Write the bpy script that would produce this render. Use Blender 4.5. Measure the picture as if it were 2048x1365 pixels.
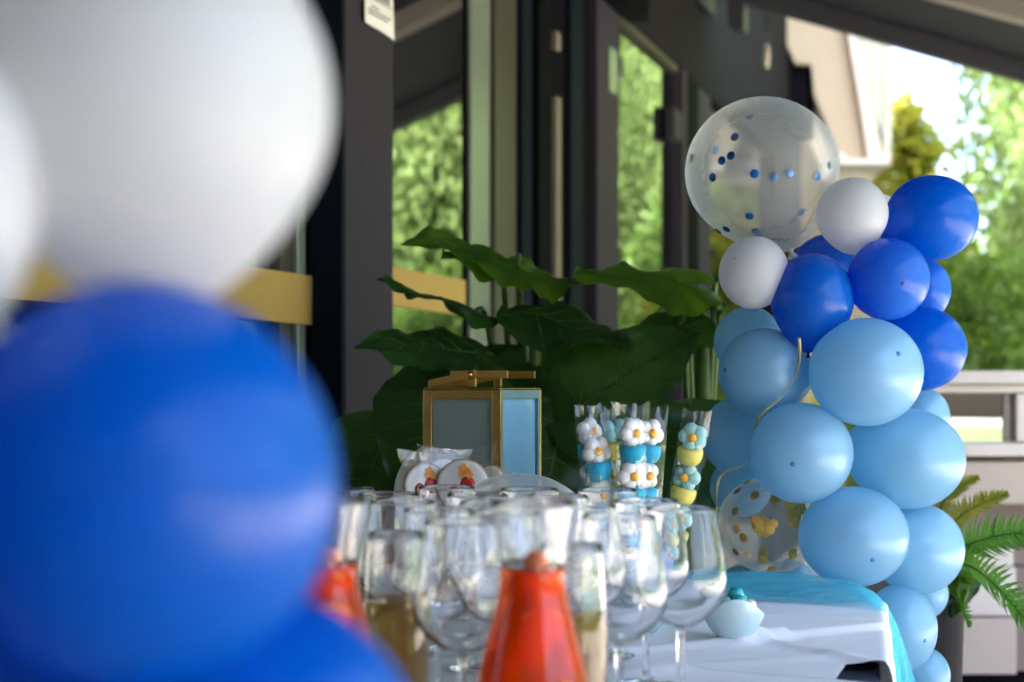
import bpy, bmesh, math, random
from mathutils import Vector, Matrix, noise as mnoise

# ------------------------------------------------------------------ camera, sky, sun, exposure
for o in list(bpy.data.objects):
    bpy.data.objects.remove(o, do_unlink=True)
SC = bpy.context.scene
COL = SC.collection
CAMZ = 1.125
K = 50.0 / 36.0 * 2048.0          # focal length in photo pixels
HY = 775.0                        # horizon row in the photo

cam = bpy.data.cameras.new("camera")
cam.lens = 50.0
cam.sensor_width = 36.0
cam.shift_y = (HY - 682.5) / 2048.0
cam.clip_start = 0.05
cam.clip_end = 500.0
cam.dof.use_dof = True
cam.dof.focus_distance = 2.29
cam.dof.aperture_fstop = 2.85
cam.dof.aperture_blades = 0
camo = bpy.data.objects.new("camera", cam)
camo.location = (0, 0, CAMZ)
camo.rotation_euler = (math.radians(90), 0, 0)
COL.objects.link(camo)
SC.camera = camo

SUN_EL = math.radians(52)
SUN_AZ_VEC = Vector((-0.80, -0.60, 0)).normalized()     # horizontal direction TOWARDS the sun
sun_dir = Vector((SUN_AZ_VEC.x * math.cos(SUN_EL), SUN_AZ_VEC.y * math.cos(SUN_EL), math.sin(SUN_EL)))
world = bpy.data.worlds.new("World")
SC.world = world
world.use_nodes = True
wn = world.node_tree.nodes
wl = world.node_tree.links
wn.clear()
sky = wn.new("ShaderNodeTexSky")
sky.sky_type = 'NISHITA'
sky.sun_disc = False
sky.sun_elevation = SUN_EL
sky.sun_rotation = math.atan2(SUN_AZ_VEC.x, SUN_AZ_VEC.y)
sky.air_density = 0.7
sky.dust_density = 6.0
sky.ozone_density = 1.0
bg = wn.new("ShaderNodeBackground")
bg.inputs['Strength'].default_value = 0.15
wo = wn.new("ShaderNodeOutputWorld")
wl.new(sky.outputs[0], bg.inputs[0])
wl.new(bg.outputs[0], wo.inputs[0])

sl = bpy.data.lights.new("sun", 'SUN')
sl.energy = 4.0
sl.angle = math.radians(0.53)
sl.color = (1.0, 0.95, 0.86)
so = bpy.data.objects.new("sun", sl)
so.rotation_euler = sun_dir.to_track_quat('Z', 'Y').to_euler()
so.location = (0, 0, 20)
COL.objects.link(so)

SC.view_settings.view_transform = 'Standard'
SC.view_settings.look = 'None'
SC.view_settings.exposure = 3.42
SC.view_settings.gamma = 1.0
SC.view_settings.use_curve_mapping = False
SC.render.engine = 'CYCLES'
SC.cycles.max_bounces = 24
SC.cycles.diffuse_bounces = 6
SC.cycles.glossy_bounces = 8
SC.cycles.transmission_bounces = 24
SC.cycles.transparent_max_bounces = 40
SC.cycles.caustics_reflective = True
SC.cycles.caustics_refractive = True
SC.cycles.sample_clamp_indirect = 8.0
SC.cycles.use_denoising = True
try:
    SC.cycles.denoiser = 'OPENIMAGEDENOISE'
except Exception:
    pass

# ------------------------------------------------------------------ helpers
def at(px, py, d):
    """a point d metres in front of the camera that the photo shows at pixel (px, py)"""
    return Vector(((px - 1024.0) / K * d, d, CAMZ - (py - HY) / K * d))

class MB:
    def __init__(s):
        s.v = []; s.f = []; s.smooth = True
    def quad(s, a, b, c, d):
        n = len(s.v); s.v += [tuple(a), tuple(b), tuple(c), tuple(d)]; s.f.append((n, n+1, n+2, n+3))
    def box(s, x0, x1, y0, y1, z0, z1, fn=None):
        n = len(s.v)
        pts = [(x0,y0,z0),(x1,y0,z0),(x1,y1,z0),(x0,y1,z0),(x0,y0,z1),(x1,y0,z1),(x1,y1,z1),(x0,y1,z1)]
        s.v += [tuple(fn(*p)) if fn else p for p in pts]
        s.f += [tuple(n+i for i in q) for q in ((0,3,2,1),(4,5,6,7),(0,1,5,4),(1,2,6,5),(2,3,7,6),(3,0,4,7))]
        return s
    def lathe(s, prof, seg=32, fn=None, close=False):
        """prof: list of (r, z) along the outline"""
        n = len(s.v); m = len(prof)
        for (r, z) in prof:
            for k in range(seg):
                a = 2*math.pi*k/seg
                p = (r*math.cos(a), r*math.sin(a), z)
                s.v.append(tuple(fn(*p)) if fn else p)
        rng = range(m) if close else range(m-1)
        for i in rng:
            j = (i+1) % m
            for k in range(seg):
                k2 = (k+1) % seg
                s.f.append((n+i*seg+k, n+i*seg+k2, n+j*seg+k2, n+j*seg+k))
        return s
    def cap(s, start, seg, flip=False):
        q = tuple(range(start, start+seg))
        s.f.append(q[::-1] if flip else q)
    def tube(s, pts, rad, seg=8, cap=True):
        pts = [Vector(p) for p in pts]
        n0 = len(s.v); N = len(pts)
        ref = Vector((0,0,1))
        for i, p in enumerate(pts):
            t = (pts[min(i+1,N-1)] - pts[max(i-1,0)]).normalized()
            if abs(t.dot(ref)) > .95: rr = Vector((1,0,0))
            else: rr = ref
            a = t.cross(rr).normalized(); b = t.cross(a).normalized()
            r = rad[i] if isinstance(rad, (list, tuple)) else rad
            for k in range(seg):
                w = 2*math.pi*k/seg
                s.v.append(tuple(p + a*(r*math.cos(w)) + b*(r*math.sin(w))))
        for i in range(N-1):
            for k in range(seg):
                k2 = (k+1) % seg
                s.f.append((n0+i*seg+k, n0+i*seg+k2, n0+(i+1)*seg+k2, n0+(i+1)*seg+k))
        if cap:
            s.f.append(tuple(range(n0, n0+seg))[::-1]); s.f.append(tuple(range(n0+(N-1)*seg, n0+N*seg)))
        return s
    def grid(s, P):
        """P[i][j] points"""
        n = len(s.v); a = len(P); b = len(P[0])
        for row in P:
            for p in row: s.v.append(tuple(p))
        for i in range(a-1):
            for j in range(b-1):
                s.f.append((n+i*b+j, n+(i+1)*b+j, n+(i+1)*b+j+1, n+i*b+j+1))
        return s
    def prism(s, pts, dv):
        """a flat outline (list of Vectors) given thickness along dv"""
        n = len(s.v); m = len(pts)
        s.v += [tuple(p) for p in pts] + [tuple(Vector(p)+dv) for p in pts]
        s.f.append(tuple(range(n, n+m))); s.f.append(tuple(range(n+m, n+2*m))[::-1])
        for i in range(m):
            j = (i+1) % m
            s.f.append((n+i, n+m+i, n+m+j, n+j))
        return s
    def mesh(s, name, m=None, smooth=True):
        me = bpy.data.meshes.new(name)
        me.from_pydata(s.v, [], s.f)
        if m: me.materials.append(m)
        if smooth:
            me.polygons.foreach_set('use_smooth', [True]*len(me.polygons))
        me.update()
        return me
    def build(s, name, m, parent=None, smooth=True, bevel=0, fix=True):
        me = s.mesh(name, m, smooth)
        if fix:
            bm = bmesh.new(); bm.from_mesh(me)
            bmesh.ops.recalc_face_normals(bm, faces=bm.faces); bm.to_mesh(me); bm.free()
        return link(name, me, parent, bevel)

def link(name, me, parent=None, bevel=0):
    o = bpy.data.objects.new(name, me)
    COL.objects.link(o)
    if parent is not None:
        o.parent = parent
        o.matrix_parent_inverse = Matrix.Translation(parent.location).inverted() if parent.rotation_euler.to_matrix() == Matrix.Identity(3) else parent_mat(parent).inverted()
    if bevel:
        b = o.modifiers.new("bevel", 'BEVEL'); b.width = bevel; b.segments = 2; b.limit_method = 'ANGLE'
    return o

def parent_mat(o):
    return Matrix.LocRotScale(o.location, o.rotation_euler, o.scale)

def thing(name, label, cat, loc=(0,0,0), group=None):
    o = bpy.data.objects.new(name, None)
    o.empty_display_size = .05
    COL.objects.link(o)
    o.location = loc
    return tag(o, label, cat, group)

def tag(o, label=None, cat=None, group=None, kind=None):
    if label: o['label'] = label
    if cat: o['category'] = cat
    if group: o['group'] = group
    if kind: o['kind'] = kind
    return o

# ------------------------------------------------------------------ materials
def newmat(name):
    m = bpy.data.materials.new(name); m.use_nodes = True
    nt = m.node_tree; nt.nodes.clear()
    out = nt.nodes.new("ShaderNodeOutputMaterial")
    return m, nt, nt.nodes, nt.links, out

def pbr(name, col, rough=.5, metal=0, var=0.0, vscale=20, bump=0, bscale=60, coat=0, trans=0, ior=1.45, sss=0, spec=.5, stretch=None, sheen=0):
    m, nt, N, L, out = newmat(name)
    p = N.new("ShaderNodeBsdfPrincipled")
    p.inputs['Base Color'].default_value = (*col, 1)
    p.inputs['Roughness'].default_value = rough
    p.inputs['Metallic'].default_value = metal
    p.inputs['Coat Weight'].default_value = coat
    p.inputs['Coat Roughness'].default_value = .08
    p.inputs['Transmission Weight'].default_value = trans
    p.inputs['IOR'].default_value = ior
    p.inputs['Specular IOR Level'].default_value = spec
    p.inputs['Sheen Weight'].default_value = sheen
    if sss:
        p.inputs['Subsurface Weight'].default_value = sss
        p.inputs['Subsurface Radius'].default_value = (.02,.02,.02)
    tc = N.new("ShaderNodeTexCoord")
    src = tc.outputs['Object']
    if stretch:
        mp = N.new("ShaderNodeMapping"); mp.inputs['Scale'].default_value = stretch
        L.new(src, mp.inputs[0]); src = mp.outputs[0]
    if var:
        nz = N.new("ShaderNodeTexNoise"); nz.inputs['Scale'].default_value = vscale; nz.inputs['Detail'].default_value = 5
        L.new(src, nz.inputs['Vector'])
        mx = N.new("ShaderNodeMix"); mx.data_type = 'RGBA'
        mx.inputs['A'].default_value = (*[c*(1-var) for c in col], 1)
        mx.inputs['B'].default_value = (*[min(1, c*(1+var)) for c in col], 1)
        L.new(nz.outputs['Fac'], mx.inputs['Factor'])
        L.new(mx.outputs['Result'], p.inputs['Base Color'])
    if bump:
        nb = N.new("ShaderNodeTexNoise"); nb.inputs['Scale'].default_value = bscale; nb.inputs['Detail'].default_value = 4
        L.new(src, nb.inputs['Vector'])
        b = N.new("ShaderNodeBump"); b.inputs['Strength'].default_value = bump; b.inputs['Distance'].default_value = .01
        L.new(nb.outputs['Fac'], b.inputs['Height']); L.new(b.outputs[0], p.inputs['Normal'])
    L.new(p.outputs[0], out.inputs[0])
    return m

def schlick(N, L, f0, power=5.0, top=1.0):
    """reflectance of a thin sheet that rises towards grazing, alike on both its faces"""
    lw = N.new("ShaderNodeLayerWeight"); lw.inputs['Blend'].default_value = .5
    pw = N.new("ShaderNodeMath"); pw.operation = 'POWER'; pw.inputs[1].default_value = power
    L.new(lw.outputs['Facing'], pw.inputs[0])
    mr = N.new("ShaderNodeMapRange"); mr.inputs['To Min'].default_value = f0; mr.inputs['To Max'].default_value = top
    L.new(pw.outputs[0], mr.inputs['Value'])
    return lw, mr

def latex(name, col, tl=.35, rough=.32, pearl=0.0, clear=0.0, coatr=.12, spec=.4):
    """thin balloon skin: lets light through, with a soft gloss; clear > 0 lets one see into it"""
    m, nt, N, L, out = newmat(name)
    p = N.new("ShaderNodeBsdfPrincipled")
    p.inputs['Base Color'].default_value = (*col, 1)
    p.inputs['Roughness'].default_value = rough
    p.inputs['Metallic'].default_value = pearl
    p.inputs['Coat Weight'].default_value = .3*spec/.4
    p.inputs['Specular IOR Level'].default_value = spec
    p.inputs['Coat Roughness'].default_value = coatr
    nz = N.new("ShaderNodeTexNoise"); nz.inputs['Scale'].default_value = 9; nz.inputs['Detail'].default_value = 6
    mx = N.new("ShaderNodeMix"); mx.data_type = 'RGBA'
    mx.inputs['A'].default_value = (*[c*.86 for c in col], 1); mx.inputs['B'].default_value = (*[min(1, c*1.12) for c in col], 1)
    oi = N.new("ShaderNodeObjectInfo"); hs = N.new("ShaderNodeHueSaturation")
    rv = N.new("ShaderNodeMapRange"); rv.inputs['To Min'].default_value = .90; rv.inputs['To Max'].default_value = 1.08
    rs_ = N.new("ShaderNodeMapRange"); rs_.inputs['To Min'].default_value = 1.02; rs_.inputs['To Max'].default_value = .96
    L.new(oi.outputs['Random'], rv.inputs['Value']); L.new(rv.outputs[0], hs.inputs['Value'])
    L.new(oi.outputs['Random'], rs_.inputs['Value']); L.new(rs_.outputs[0], hs.inputs['Saturation'])
    L.new(nz.outputs['Fac'], mx.inputs['Factor']); L.new(mx.outputs['Result'], hs.inputs['Color']); L.new(hs.outputs[0], p.inputs['Base Color'])
    tc0 = N.new("ShaderNodeTexCoord"); L.new(tc0.outputs['Object'], nz.inputs['Vector'])
    n2 = N.new("ShaderNodeTexNoise"); n2.inputs['Scale'].default_value = 40; n2.inputs['Detail'].default_value = 5; L.new(tc0.outputs['Object'], n2.inputs['Vector'])
    r2_ = N.new("ShaderNodeMapRange"); r2_.inputs['From Min'].default_value = .3; r2_.inputs['From Max'].default_value = .7
    r2_.inputs['To Min'].default_value = max(.05, rough-.08); r2_.inputs['To Max'].default_value = rough+.12
    L.new(n2.outputs['Fac'], r2_.inputs['Value']); L.new(r2_.outputs[0], p.inputs['Roughness'])
    t = N.new("ShaderNodeBsdfTranslucent"); t.inputs['Color'].default_value = (*[min(1, c*1.15) for c in col], 1)
    a = N.new("ShaderNodeMixShader"); a.inputs[0].default_value = tl
    L.new(p.outputs[0], a.inputs[1]); L.new(t.outputs[0], a.inputs[2])
    last = a
    if clear:
        tr = N.new("ShaderNodeBsdfTransparent"); tr.inputs['Color'].default_value = (.97, .98, .98, 1)
        lw, mr = schlick(N, L, 1-clear, 3.0)
        b = N.new("ShaderNodeMixShader")
        L.new(mr.outputs[0], b.inputs[0])
        L.new(tr.outputs[0], b.inputs[1]); L.new(a.outputs[0], b.inputs[2])
        last = b
    L.new(last.outputs[0], out.inputs[0])
    return m

def leafmat(name, c1, c2, tl=.4, rough=.4, tcol=None, scale=3.0, spec=.3):
    m, nt, N, L, out = newmat(name)
    p = N.new("ShaderNodeBsdfPrincipled"); p.inputs['Roughness'].default_value = rough
    p.inputs['Specular IOR Level'].default_value = spec
    tc = N.new("ShaderNodeTexCoord")
    nz = N.new("ShaderNodeTexNoise"); nz.inputs['Scale'].default_value = scale; nz.inputs['Detail'].default_value = 3
    L.new(tc.outputs['Object'], nz.inputs['Vector'])
    mx = N.new("ShaderNodeMix"); mx.data_type = 'RGBA'
    mx.inputs['A'].default_value = (*c1, 1); mx.inputs['B'].default_value = (*c2, 1)
    rp = N.new("ShaderNodeMapRange"); rp.inputs['From Min'].default_value = .35; rp.inputs['From Max'].default_value = .65
    L.new(nz.outputs['Fac'], rp.inputs['Value']); L.new(rp.outputs[0], mx.inputs['Factor'])
    L.new(mx.outputs['Result'], p.inputs['Base Color'])
    t = N.new("ShaderNodeBsdfTranslucent")
    t.inputs['Color'].default_value = (*(tcol or [min(1, c*1.8) for c in c2]), 1)
    a = N.new("ShaderNodeMixShader"); a.inputs[0].default_value = tl
    L.new(p.outputs[0], a.inputs[1]); L.new(t.outputs[0], a.inputs[2]); L.new(a.outputs[0], out.inputs[0])
    return m

def film(name, refl=.12, tint=(.97,.98,.98), rough=.06, haze=.04, bump=.6, bscale=45, ior=1.5):
    """thin clear sheet: mostly see-through, glossy more at a slant"""
    m, nt, N, L, out = newmat(name)
    tr = N.new("ShaderNodeBsdfTransparent"); tr.inputs['Color'].default_value = (*tint, 1)
    g = N.new("ShaderNodeBsdfGlossy"); g.inputs['Roughness'].default_value = rough
    fr, mr = schlick(N, L, refl)
    if bump:
        nb = N.new("ShaderNodeTexNoise"); nb.inputs['Scale'].default_value = bscale; nb.inputs['Detail'].default_value = 2
        tc = N.new("ShaderNodeTexCoord"); L.new(tc.outputs['Object'], nb.inputs['Vector'])
        b = N.new("ShaderNodeBump"); b.inputs['Strength'].default_value = bump; b.inputs['Distance'].default_value = .01
        L.new(nb.outputs['Fac'], b.inputs['Height']); L.new(b.outputs[0], g.inputs['Normal']); L.new(b.outputs[0], fr.inputs['Normal'])
    a = N.new("ShaderNodeMixShader"); L.new(mr.outputs[0], a.inputs[0]); L.new(tr.outputs[0], a.inputs[1]); L.new(g.outputs[0], a.inputs[2])
    last = a
    if haze:
        df = N.new("ShaderNodeBsdfTranslucent"); df.inputs['Color'].default_value = (.8,.82,.84,1)
        c = N.new("ShaderNodeMixShader"); c.inputs[0].default_value = haze
        L.new(a.outputs[0], c.inputs[1]); L.new(df.outputs[0], c.inputs[2]); last = c
    L.new(last.outputs[0], out.inputs[0])
    return m

def veil(name, col, cover=.6, tl=.5, tint=(1,1,1), gloss=.0):
    """fine net or tinted liquid: part see-through, part diffuse and translucent"""
    m, nt, N, L, out = newmat(name)
    tr = N.new("ShaderNodeBsdfTransparent"); tr.inputs['Color'].default_value = (*tint, 1)
    d = N.new("ShaderNodeBsdfDiffuse"); d.inputs['Color'].default_value = (*col, 1)
    t = N.new("ShaderNodeBsdfTranslucent"); t.inputs['Color'].default_value = (*col, 1)
    a = N.new("ShaderNodeMixShader"); a.inputs[0].default_value = tl
    L.new(d.outputs[0], a.inputs[1]); L.new(t.outputs[0], a.inputs[2])
    b = N.new("ShaderNodeMixShader"); b.inputs[0].default_value = cover
    L.new(tr.outputs[0], b.inputs[1]); L.new(a.outputs[0], b.inputs[2]); L.new(b.outputs[0], out.inputs[0])
    return m

def wet(m, f0=.05):
    """the gloss of the vessel's wall over a drink"""
    nt = m.node_tree; N = nt.nodes; L = nt.links
    out = [n for n in N if n.type == 'OUTPUT_MATERIAL'][0]; src = out.inputs[0].links[0].from_socket
    g = N.new("ShaderNodeBsdfGlossy"); g.inputs['Roughness'].default_value = .04
    lw, mr = schlick(N, L, f0)
    a = N.new("ShaderNodeMixShader"); L.new(mr.outputs[0], a.inputs[0]); L.new(src, a.inputs[1]); L.new(g.outputs[0], a.inputs[2]); L.new(a.outputs[0], out.inputs[0])

def glassmat(name, col=(1,1,1), ior=1.5, rough=0.0):
    m, nt, N, L, out = newmat(name)
    g = N.new("ShaderNodeBsdfGlass"); g.inputs['Color'].default_value = (*col, 1); g.inputs['IOR'].default_value = ior; g.inputs['Roughness'].default_value = rough
    L.new(g.outputs[0], out.inputs[0])
    return m

M = {}
M['dark_metal'] = pbr("dark_metal", (.034,.030,.040), .6, 0, .18, 40, .05, 300, spec=.12)
M['black_metal'] = pbr("black_metal", (.003,.0033,.0045), .7, 0, .2, 40, .03, 300, spec=.05)
M['navy_metal'] = pbr("navy_metal", (.005,.008,.013), .65, 0, .2, 30, .04, 260, spec=.08)
M['pale_alu'] = pbr("pale_alu", (.22,.26,.205), .22, .35, .08, 12, .02, 200)
M['olive_alu'] = pbr("olive_alu", (.055,.052,.034), .45, .2, .12, 14, .02, 200)
M['tan_strip'] = pbr("tan_strip", (.16,.13,.095), .6, 0, .15, 30)
M['grey_wall'] = pbr("grey_wall", (.016,.016,.016), .9, 0, .25, 6, .15, 90, spec=.1)
M['brass_band'] = pbr("brass_band", (.46,.29,.085), .45, .25, .08, 20)
M['window_glass'] = film("window_glass", .52, (.50,.54,.52), 0.0, 0.0, .02, 1.2)
M['interior'] = pbr("interior", (.018,.016,.014), .9, 0, .3, 3)
M['wood_panel'] = pbr("wood_panel", (.20,.085,.03), .55, 0, .25, 6, stretch=(8,8,.6))
M['paper'] = pbr("paper", (.70,.69,.65), .5, 0, .04, 30)
M['print_grey'] = pbr("print_grey", (.22,.23,.22), .6, 0, .2, 200)
M['print_tan'] = pbr("print_tan", (.32,.26,.19), .6)
M['awning_cloth'] = pbr("awning_cloth", (.020,.022,.027), .8, 0, .25, 8, .1, 400)
M['awning_bar'] = pbr("awning_bar", (.045,.046,.050), .5, 0, .15, 20)
M['awning_pale'] = pbr("awning_pale", (.30,.27,.22), .5, 0, .1, 12)
M['soffit'] = pbr("soffit", (.35,.29,.205), .7, 0, .07, 4, .05, 60)
M['eave_white'] = pbr("eave_white", (.58,.52,.45), .55, 0, .06, 5)
M['siding'] = pbr("siding", (.40,.41,.35), .7, 0, .08, 4)
M['cream_wall'] = pbr("cream_wall", (.72,.60,.44), .8, 0, .06, 5)
M['counter_beige'] = pbr("counter_beige", (.38,.325,.275), .65, 0, .07, 6, .06, 80)
M['counter_white'] = pbr("counter_white", (.50,.46,.42), .5, 0, .06, 8)
M['counter_brown'] = pbr("counter_brown", (.17,.13,.11), .75, 0, .15, 8)
M['shade_wall_render'] = pbr("shade_wall_render", (.22,.20,.18), .9, 0, .1, 5, .1, 60)  # for the unseen wall added behind the camera
M['paving'] = pbr("paving", (.48,.45,.41), .85, 0, .2, 3, .2, 40)
M['lawn'] = pbr("lawn", (.07,.12,.03), .95, 0, .4, 5, .4, 60)
M['cloth'] = pbr("cloth", (.87,.86,.85), .85, 0, .02, 60, .12, 900, sheen=.15)
M['table_dark'] = pbr("table_dark", (.030,.040,.062), .6, 0, .15, 40, .2, 500)
M['tulle'] = veil("tulle", (.17,.69,.84), .50, .45)
def streak(m, ang, scale, lo, hi):
    """let a veil's cover run in threads and gathers"""
    nt = m.node_tree; N = nt.nodes; L = nt.links
    mixn = [n for n in N if n.type == 'MIX_SHADER' and n.outputs[0].links and n.outputs[0].links[0].to_node.type == 'OUTPUT_MATERIAL'][0]
    tc = N.new("ShaderNodeTexCoord"); mp = N.new("ShaderNodeMapping"); mp.vector_type = 'TEXTURE'
    mp.inputs['Rotation'].default_value = (0, 0, ang); mp.inputs['Scale'].default_value = scale
    nz = N.new("ShaderNodeTexNoise"); nz.inputs['Scale'].default_value = 1.0; nz.inputs['Detail'].default_value = 4; nz.inputs['Roughness'].default_value = .7
    mr = N.new("ShaderNodeMapRange"); mr.inputs['From Min'].default_value = .35; mr.inputs['From Max'].default_value = .65
    mr.inputs['To Min'].default_value = lo; mr.inputs['To Max'].default_value = hi
    L.new(tc.outputs['Object'], mp.inputs[0]); L.new(mp.outputs[0], nz.inputs['Vector']); L.new(nz.outputs['Fac'], mr.inputs['Value']); L.new(mr.outputs[0], mixn.inputs[0])
streak(M['tulle'], -math.radians(14), (.25, .018, .06), .28, .58)
M['glass'] = glassmat("clear_glass", (1,1,1), 1.48)
M['brass'] = pbr("brass", (.56,.37,.12), .26, 1.0, .15, 50, .03, 300)
M['teal_reflection_brass'] = pbr("brass_painted_reflection", (.20,.32,.35), .35, .6, .1, 30)  # brass with the balloons' teal reflection painted into its colour
M['pane_reflection'] = pbr("lantern_glass", (.19,.26,.25), .10, 0, .04, 5, coat=.6)  # clear pane's grey-green reflection put into an opaque colour
M['pane_reflection_blue'] = pbr("lantern_side_reflection", (.20,.42,.54), .10, 0, .04, 5, coat=.6)  # blue reflection of the balloons painted into the side pane
M['white_latex'] = latex("white_latex", (.76,.755,.75), .48, .42, 0, 0, .35)
M['royal_latex'] = latex("royal_latex", (.0001,.170,.69), .46, .26, 0, 0, .05, .32)
M['sky_latex'] = latex("sky_latex", (.32,.60,.78), .48, .36, .10, 0, .20, .7)
M['clear_latex'] = latex("clear_latex", (.78,.80,.79), .45, .22, 0, .75, .03)
M['tip_blue'] = pbr("tip_blue", (.03,.20,.42), .4)
M['tip_royal'] = pbr("tip_royal", (.004,.03,.25), .4)
M['tip_white'] = pbr("tip_white", (.62,.62,.64), .5)
M['dot_blue'] = pbr("dot_blue", (.01,.10,.34), .25, .5)
M['dot_pale'] = pbr("dot_pale", (.10,.21,.42), .3, .3)
M['dot_gold'] = pbr("dot_gold", (.74,.44,.10), .42, .45)
def vary(m, lo, hi):
    nt = m.node_tree; N = nt.nodes; L = nt.links
    p = [n for n in N if n.type == 'BSDF_PRINCIPLED'][0]
    oi = N.new("ShaderNodeObjectInfo"); hs = N.new("ShaderNodeHueSaturation"); hs.inputs['Color'].default_value = p.inputs['Base Color'].default_value
    rv = N.new("ShaderNodeMapRange"); rv.inputs['To Min'].default_value = lo; rv.inputs['To Max'].default_value = hi
    L.new(oi.outputs['Random'], rv.inputs['Value']); L.new(rv.outputs[0], hs.inputs['Value']); L.new(hs.outputs[0], p.inputs['Base Color'])
vary(M['dot_gold'], .62, 1.3); vary(M['dot_blue'], .7, 1.5); vary(M['dot_pale'], .7, 1.2)
M['ribbon'] = pbr("ribbon", (.50,.44,.20), .3, .4)
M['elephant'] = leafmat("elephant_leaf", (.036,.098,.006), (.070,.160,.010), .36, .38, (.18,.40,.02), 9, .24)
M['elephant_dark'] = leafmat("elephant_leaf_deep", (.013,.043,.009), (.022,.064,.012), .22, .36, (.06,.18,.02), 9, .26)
M['vein'] = leafmat("leaf_vein", (.06,.13,.025), (.08,.16,.03), .2, .5, None, 14, .15)
M['petiole'] = leafmat("petiole", (.055,.11,.02), (.09,.16,.03), .15, .4, None, 14)
M['fern'] = leafmat("fern_leaf", (.035,.11,.018), (.055,.15,.025), .35, .45, (.14,.36,.05), 20)
M['fern_gold'] = leafmat("fern_young_leaf", (.12,.15,.012), (.18,.19,.02), .35, .45, (.4,.42,.04), 20)
M['tree_light'] = leafmat("tree_leaf_light", (.11,.185,.055), (.19,.28,.095), .42, .5, (.30,.42,.13), .7)
M['tree_mid'] = leafmat("tree_leaf_mid", (.07,.14,.030), (.14,.23,.055), .42, .5, (.26,.42,.10), .8)
M['tree_dark'] = leafmat("tree_leaf_dark", (.05,.11,.02), (.11,.19,.03), .40, .5, (.22,.38,.06), 1.2)
M['tree_yellow'] = leafmat("tree_leaf_yellow", (.13,.19,.02), (.36,.33,.03), .42, .5, (.55,.56,.08), 2.4)
M['bark'] = pbr("bark", (.09,.065,.045), .9, 0, .35, 8, .5, 25)
M['terracotta'] = pbr("planter", (.05,.05,.055), .7, 0, .15, 10)
M['film'] = film("cellophane", .06, (.985,.99,.99), .05, .012, .10, 30)
M['marsh_white'] = pbr("marsh_white", (.74,.72,.69), .55, 0, .02, 30, .05, 200, sss=.15)
M['marsh_blue'] = pbr("marsh_blue", (.005,.33,.50), .55, 0, .03, 30, .05, 200)
M['marsh_teal'] = pbr("marsh_teal", (.32,.60,.56), .55, 0, .03, 30, .05, 200)
M['marsh_yellow'] = pbr("marsh_yellow", (.66,.58,.12), .55, 0, .03, 30, .05, 200)
M['marsh_orange'] = pbr("marsh_orange", (.90,.42,.02), .5)
M['stick'] = pbr("stick", (.62,.48,.30), .7, 0, .1, 60)
M['icing'] = pbr("icing", (.80,.75,.68), .4, 0, .04, 40)
M['icing_red'] = pbr("icing_red", (.55,.02,.03), .4, 0, .15, 90)
M['icing_orange'] = pbr("icing_orange", (.85,.32,.06), .45, 0, .1, 60)
M['biscuit'] = pbr("biscuit", (.50,.33,.17), .8, 0, .15, 50)
M['cup_blue'] = pbr("cup_blue", (.30,.42,.78), .55)
M['white_pot'] = pbr("white_pot", (.75,.75,.75), .35)
M['dish'] = pbr("dish", (.55,.70,.72), .22, 0, .06, 9, coat=.4)
M['candy_teal'] = pbr("candy_teal", (.01,.36,.40), .18, coat=.6)
M['candy_mint'] = pbr("candy_mint", (.20,.55,.48), .2, coat=.6)
M['candy_cream'] = pbr("candy_cream", (.78,.73,.62), .22, coat=.6)
M['punch'] = veil("punch", (1.0,.11,.001), .48, .55, (1.0,.46,.07))
wet(M['punch'])
M['berry'] = pbr("berry", (.62,.008,.008), .35, 0, .2, 60)
M['orange_slice'] = pbr("orange_slice", (.98,.19,.004), .4, 0, .18, 60)
M['wine'] = veil("wine", (.74,.54,.20), .40, .6, (.95,.79,.42))

# ------------------------------------------------------------------ facade frame of reference
TH = math.atan(.36)
U = Vector((math.sin(TH), math.cos(TH), 0))
NV = Vector((math.cos(TH), -math.sin(TH), 0))
P0 = Vector((-.393, 3.35, 0))
def fac(t, o, z):
    return P0 + U*t + NV*o + Vector((0, 0, z))

def fbox(name, m, parent, t0, t1, o0, o1, z0, z1, bevel=.003):
    return MB().box(t0, t1, o0, o1, z0, z1, fac).build(name, m, parent, smooth=False, bevel=bevel)

# ------------------------------------------------------------------ ground
tag(MB().box(-60, 60, -40, 90, -.30, 0).build('terrace_ground', M['paving'], smooth=False), kind='structure')
def lawn_pt(t, o, z): return fac(t, o, z)
tag(MB().box(-30, 60, 9.0, 60, .004, .03, lawn_pt).build('lawn', M['lawn'], smooth=False), kind='structure')

# ------------------------------------------------------------------ the cafe building
B = thing('cafe_building', 'dark grey cafe facade with tall glass doors behind the balloons', 'building', fac(0,0,0))
fbox('pillar', M['dark_metal'], B, 0, .272, -.25, 0, 0, 3.1)
fbox('pillar_side_trim', M['navy_metal'], B, -.012, 0, -.094, -.003, 0, 3.1, .002)
# left of the pillar: recessed glazing
wl_ = fbox('window', M['pale_alu'], B, -.075, -.034, -.13, -.085, 0, 2.7, .004)
fbox('window_trim', M['olive_alu'], B, -.13, -.078, -.135, -.10, 0, 2.7, .003)
fbox('pane', M['window_glass'], wl_, -3.6, -.13, -.124, -.118, .05, 2.7, 0)
g1 = fbox('brass_band', M['brass_band'], B, -3.6, -.016, -.083, -.078, 1.272, 1.388, .001)
# first big pane
fr1 = fbox('window', M['black_metal'], B, .905, .922, -.12, -.054, 0, 2.7, .002)
fbox('pane', M['window_glass'], fr1, .26, .907, -.068, -.060, .05, 2.68, 0)
fbox('brass_band', M['brass_band'], B, .262, .903, -.057, -.053, 1.338, 1.442, .001)
fbox('door_jamb', M['pale_alu'], B, .925, 1.09, -.10, -.044, 0, 2.75, .006)
fbox('door_jamb', M['olive_alu'], B, 1.093, 1.29, -.10, -.030, 0, 2.75, .004)
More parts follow.
